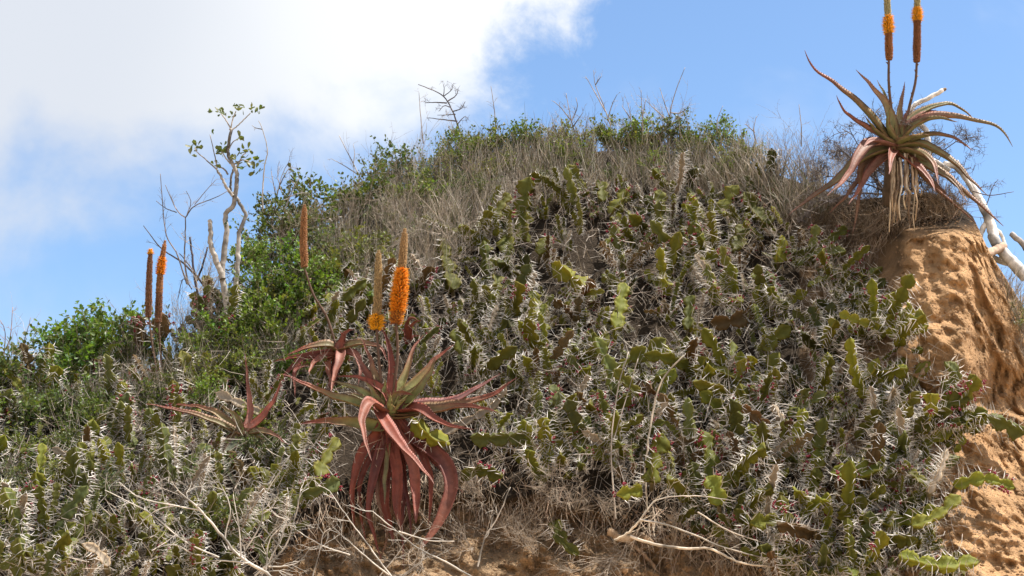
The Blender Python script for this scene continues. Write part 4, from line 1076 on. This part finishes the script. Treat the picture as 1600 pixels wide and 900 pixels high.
path_plant('dead_branch', 'thin dark twig poking right from the white dead trunk', 'dead twigs', [([(600, 560), (650, 572), (720, 562)], 1.1, .5), ([(640, 600), (660, 545), (675, 525)], .9, .4)], Yw - .1, z2, col=DK, dens=2, twl=.05)
# thorn bush behind
tb = empty('thorn_bush', 'leafless dark thorn bush tangled behind the cliff-top aloe', 'thorn bush', W(1400, 300, Yw + .1))
for k in range(20):
    mb = MB(); a = -1.35 + 2.7 * k / 19
    grow(mb, (R.uniform(-.1, .1), R.uniform(-.05, .12), 0), (math.sin(a) * .9, R.uniform(-.2, .3), math.cos(a) * .9 + .15), R.uniform(.42, .66), .0055, 3, .05, .7, (4, 6), 1.1, (.10, .078, .07), None, .6, (.3, .55))
    link('branch', mb.mesh('thorn_branch', 'twig'), tb)

# stems and branches low on the bank
path_plant('dead_branch', 'long pale curved bare stem bending over right of the bank middle', 'dead stem', [([(1012, 800), (1008, 740), (1016, 670), (1032, 600), (1068, 555)], 2.3, 1.8)], float(S(1030, 680, 0)[1]) - .5, col=(.52, .44, .34))
path_plant('dead_branch', 'thin grey upright stem left of the long curved stem', 'dead stem', [([(962, 810), (955, 700), (965, 610), (982, 550)], 1.5, .8), ([(958, 690), (985, 600), (997, 560)], .9, .5)], float(S(960, 700, 0)[1]) - .48, col=(.42, .36, .3))
path_plant('dead_branch', 'pale dead branch trailing right along the bottom of the bank', 'dead branch', [
 ([(985, 838), (1020, 850), (1070, 857), (1110, 858), (1150, 876), (1190, 884), (1245, 882)], 3.2, 1.4, (0, .05), (.50, .42, .33)), ([(1000, 812), (1040, 820), (1090, 838), (1130, 855), (1200, 872), (1260, 868)], 2.0, 1.0, (.05, .05), (.46, .40, .33)),
 ([(960, 845), (985, 830), (1005, 805), (1020, 785)], 3, 1.6, 0, (.45, .36, .26)), ([(1005, 805), (1030, 780), (1090, 775), (1150, 783)], 1.6, .7, .05, (.5, .43, .35)), ([(1090, 800), (1140, 830), (1200, 850)], 1.4, .7, .03, (.42, .35, .28))],
 float(S(1100, 850, 0)[1]) - .40, col=PALE, dens=4, twl=.12, matname='bark')
path_plant('root', 'gnarled brown root sticking out under the lip of the bank', 'root', [([(950, 830), (975, 842), (1000, 836), (1020, 850)], 9, 5, (0, .08), (.34, .23, .14)), ([(975, 842), (1010, 870), (1030, 900)], 5, 3, 0, (.3, .2, .13))], float(S(975, 842, 0)[1]) - .12, matname='bark', col=(.3, .2, .13))
TW = (.46, .41, .35)
z6 = zc(2.045, 0, 460); z7 = zc(2.7586, 420, 740)
Yf = float(S(380, 850, 0)[1]) - .55
path_plant('dead_branch', 'large forked pale dead branch in front of the bank, low at the left', 'dead branch', [
 ([(900, 930), (850, 890), (770, 840), (700, 760), (630, 680), (565, 625)], 3.6, 1.6, (0, .1)), ([(640, 690), (560, 675), (450, 650), (380, 600)], 1.6, .8, .08), ([(700, 840), (590, 790), (480, 700), (335, 625)], 1.8, .8, .1),
 ([(770, 840), (720, 780), (735, 680), (685, 570)], 1.6, .8, .05), ([(775, 830), (830, 740), (850, 640), (895, 565)], 1.8, .8, .05), ([(840, 700), (870, 680), (880, 660)], .9, .5, .05), ([(770, 840), (765, 760), (745, 640)], 1.1, .6, .08),
 ([(850, 880), (860, 790), (900, 740)], 1.4, .8, .02), ([(560, 675), (500, 690), (440, 740)], 1, .5, .1), ([(630, 680), (650, 640), (640, 600)], 1, .5, .1), ([(690, 840), (620, 830), (560, 800), (500, 810)], 1.4, .7, .06), ([(800, 860), (700, 850), (620, 860)], 1.5, .7, .05)], Yf, z6, col=TW, dens=3, twl=.12)
path_plant('dead_branch', 'thin pale dead twigs crossing below the hanging red leaves', 'dead branch', [
 ([(900, 460), (780, 390), (640, 320), (540, 240), (445, 162)], 2.2, 1.1, (0, .06)), ([(540, 460), (480, 380), (400, 270), (340, 190), (262, 75)], 1.8, .9, .03), ([(520, 440), (420, 360), (280, 235)], 1.4, .7, .02), ([(560, 250), (640, 275), (700, 290), (800, 292)], 1.3, .6, .05),
 ([(560, 460), (640, 390), (720, 340)], 1.3, .6, .05), ([(900, 400), (930, 280), (985, 190), (1040, 60)], 1.5, .8, .03), ([(350, 350), (230, 310), (120, 245)], 1.4, .7, .05), ([(190, 440), (220, 330), (235, 260), (265, 235)], 1.2, .6, .05), ([(235, 260), (205, 215)], .8, .4, .05), ([(480, 440), (560, 340), (600, 260)], 1, .5, .0)],
 float(S(600, 860, 0)[1]) - .62, z7, col=TW, dens=4, twl=.12)
path_plant('dead_branch', 'pale twigs fanning upward in the bottom left corner beside the aloe', 'dead branch', [
 ([(-60, 440), (60, 330), (110, 200), (138, 65)], 2.2, .9, (0, .04)), ([(0, 380), (50, 280), (90, 150), (80, 60)], 1.6, .7, .03), ([(60, 330), (0, 260), (-60, 200)], 1.3, .6), ([(85, 200), (30, 180), (0, 140)], 1.1, .5), ([(0, 400), (60, 400), (130, 380), (180, 320)], 1.3, .6, .03), ([(-40, 430), (40, 420), (100, 440)], 1.4, .7)], float(S(450, 850, 0)[1]) - .6, z7, col=TW, dens=4, twl=.12)
DR = []
for k, (x, y) in enumerate([(700, 800), (760, 780), (800, 850), (740, 860), (900, 800), (860, 790), (520, 830), (470, 800), (560, 880), (1060, 860), (1180, 840), (930, 780), (820, 760), (330, 760), (250, 800), (620, 840), (660, 880), (720, 760), (780, 820), (840, 800), (840, 870), (900, 850), (680, 790), (960, 870), (490, 870), (1000, 880)]):
    nm, a = DV[R.choice([1, 3, 5, 7])]
    o = link('dead_shrub', a); o['category'] = 'dead shrub'; o['group'] = 'dry twigs at the foot of the bank'
    o.matrix_world = basis(nrm(np.array([R.uniform(-1, 1), -.6, R.uniform(-.6, .9)])), R.uniform(0, 6.28), R.uniform(.35, .6), S(x, y, .08))
    DR.append((o, f'{nm} twiggy dead shrub', x, y))
assign_labels(DR)

# ------------------------------------------------------------ uncountable ground cover
def blades(name, region, N, L, w, cols, updir, stiff=.35, K=4, off=(0, .1), kindmat='grass', three=False, droop=0.0, bend=.5):
    xs = [p[0] for p in region]; ys = [p[1] for p in region]
    P = []; NN = []
    tries = 0
    while len(P) < N and tries < N * 6:
        tries += 1
        x, y = R.uniform(min(xs), max(xs)), R.uniform(min(ys), max(ys))
        if not inside(region, x, y): continue
        loc, n = hit(x, y)
        if loc is None: continue
        if name == 'dry_grass' and noise.noise(Vector((loc.x * 5, loc.y * 2, loc.z * 5))) < R.uniform(-.45, .15): continue
        P.append(loc[:]); NN.append(n[:])
    P = np.array(P); NN = np.array(NN); N = len(P)
    d = nrm(np.array(updir)[None] + NN * .3 + RA.normal(size=(N, 3)) * stiff)
    P = P + NN * RA.uniform(off[0], off[1], (N, 1))
    Ls = L * RA.uniform(.35, 1.3, (N, 1)) ; side = nrm(np.cross(d, RA.normal(size=(N, 3))))
    bn = nrm(RA.normal(size=(N, 3)) + np.array([0, 0, -droop])) * bend * RA.uniform(.1, 1, (N, 1))
    t = np.linspace(0, 1, K)
    cen = P[:, None] + d[:, None] * (Ls[:, None] * t[None, :, None]) + bn[:, None] * (Ls[:, None] * (t ** 2)[None, :, None])
    ws = w * RA.uniform(.5, 1.4, (N, 1))[:, None] * (1 - .75 * t ** 2)[None, :, None]
    ci = RA.integers(0, len(cols), N); cc = np.array(cols)[ci] * RA.uniform(.6, 1.3, (N, 1))
    if three:
        up = np.cross(side, d); n3 = 3
        V = np.stack([cen + ws * (math.cos(a) * side[:, None] + math.sin(a) * up[:, None]) for a in (0, 2.09, 4.19)], 2)
    else:
        n3 = 2; V = np.stack([cen - ws * side[:, None], cen + ws * side[:, None]], 2)
    V = V.reshape(-1, 3)
    b = (np.arange(N) * K * n3)[:, None, None] + (np.arange(K - 1) * n3)[None, :, None]
    if three: q = np.array([[0, 1, 4, 3], [1, 2, 5, 4], [2, 0, 3, 5]])
    else: q = np.array([[0, 1, 3, 2]])
    F = (b[..., None] + q[None, None]).reshape(-1, 4)
    mb = MB(); mb.add(V, F, np.repeat(cc, K * n3, 0))
    return link(name, mb.mesh(name, kindmat, False), kind='stuff')
DRY = [(.52, .46, .385), (.43, .375, .31), (.64, .585, .51), (.28, .23, .18), (.48, .42, .35), (.16, .18, .07)]
GCR = [(480, 410), (560, 350), (640, 300), (720, 262), (800, 246), (950, 240), (1100, 246), (1200, 272), (1290, 300), (1300, 345), (1240, 360), (1180, 330), (1000, 325), (880, 320), (800, 350), (720, 400), (690, 470), (600, 480), (520, 450)]
blades('dry_grass', GCR, 12500, .20, .0021, DRY, (0, -.15, 1), .45, 4, three=True, bend=.6)['label'] = 'dense tan dry grass and stalks covering the crest'
blades('dry_grass', [(0, 640), (150, 615), (300, 545), (400, 470), (480, 420), (520, 480), (450, 600), (300, 640), (0, 700)], 5000, .18, .0015, DRY + [(.14, .17, .06)] * 2, (0, -.15, 1), .45, 4, three=True)['label'] = 'dry grass mixed through the shrubs on the left ridge'
FULL = [(-100, 690), (300, 600), (430, 520), (640, 480), (760, 350), (900, 310), (1200, 320), (1300, 400), (1400, 460), (1480, 640), (1480, 860), (1500, 920), (1180, 920), (1000, 800), (700, 760), (450, 760), (420, 920), (-100, 920)]
blades('twig_litter', FULL, 9500, .13, .0015, [(.46, .39, .32), (.34, .28, .23), (.25, .20, .16), (.46, .40, .34)], (0, -.2, .3), .9, 3, (0.0, .24), 'twig', True, bend=.35)['label'] = 'grey dead twigs and fallen spines tangled between the stems'
blades('hanging_rootlets', [(460, 800), (520, 755), (700, 745), (860, 762), (1000, 785), (1120, 830), (1250, 890), (1240, 910), (1100, 870), (980, 830), (860, 800), (700, 785), (520, 790), (450, 840)], 950, .22, .0019, [(.44, .35, .26), (.33, .25, .18), (.25, .17, .12)], (0, -.3, -1), .45, 5, (0, .08), 'twig', True, bend=.35)['label'] = 'thin dry rootlets hanging from the lip of the bank'
blades('dry_grass', [(1180, 300), (1300, 300), (1400, 300), (1500, 310), (1500, 350), (1420, 350), (1300, 400), (1240, 380)], 3000, .13, .0013, [(.30, .23, .16), (.22, .16, .11), (.38, .30, .22)], (0, -.4, .4), .8, 4, (0, .05), three=True)['label'] = 'short dry grass round the foot of the cliff-top aloe'
blades('hanging_rootlets', [(1290, 330), (1400, 320), (1500, 325), (1490, 345), (1400, 360), (1330, 460), (1300, 440)], 1100, .14, .0012, [(.36, .27, .19), (.25, .17, .12)], (0, -.2, -1), .5, 5, (0, .04), 'twig', True, bend=.4)['label'] = 'fine rootlets hanging over the top of the sandy cliff'
blades('dry_grass', [(1545, 420), (1600, 490), (1700, 570), (1700, 640), (1600, 560)], 900, .12, .0014, DRY, (0.2, -.15, 1), .5, 4, three=True)['label'] = 'dry grass at the right edge beyond the cliff'
# rubble and clods stuck to the cliff
mb = MB()
for k in range(4200):
    x, y = (R.uniform(1400, 1600), R.uniform(340, 900)) if k % 2 else (R.uniform(450, 1250), R.uniform(800, 905))
    loc, n = hit(x, y)
    if loc is None: continue
    r = R.uniform(.003, .011) * (2.2 if R.random() < .06 else 1)
    V = ICV * r * (1 + RA.uniform(-.3, .3, (len(ICV), 1))) * np.array([1, .7, .8]) + np.array(loc)
    mb.add(V, ICF, np.array((.42, .265, .15)) * R.uniform(.8, 1.2))
link('gravel', mb.mesh('clods', m_earth, False), kind='stuff', label='crumbling sandy clods on the cliff face')
print('objects', len(bpy.data.objects), 'tris', sum(len(m.polygons) for m in bpy.data.meshes))
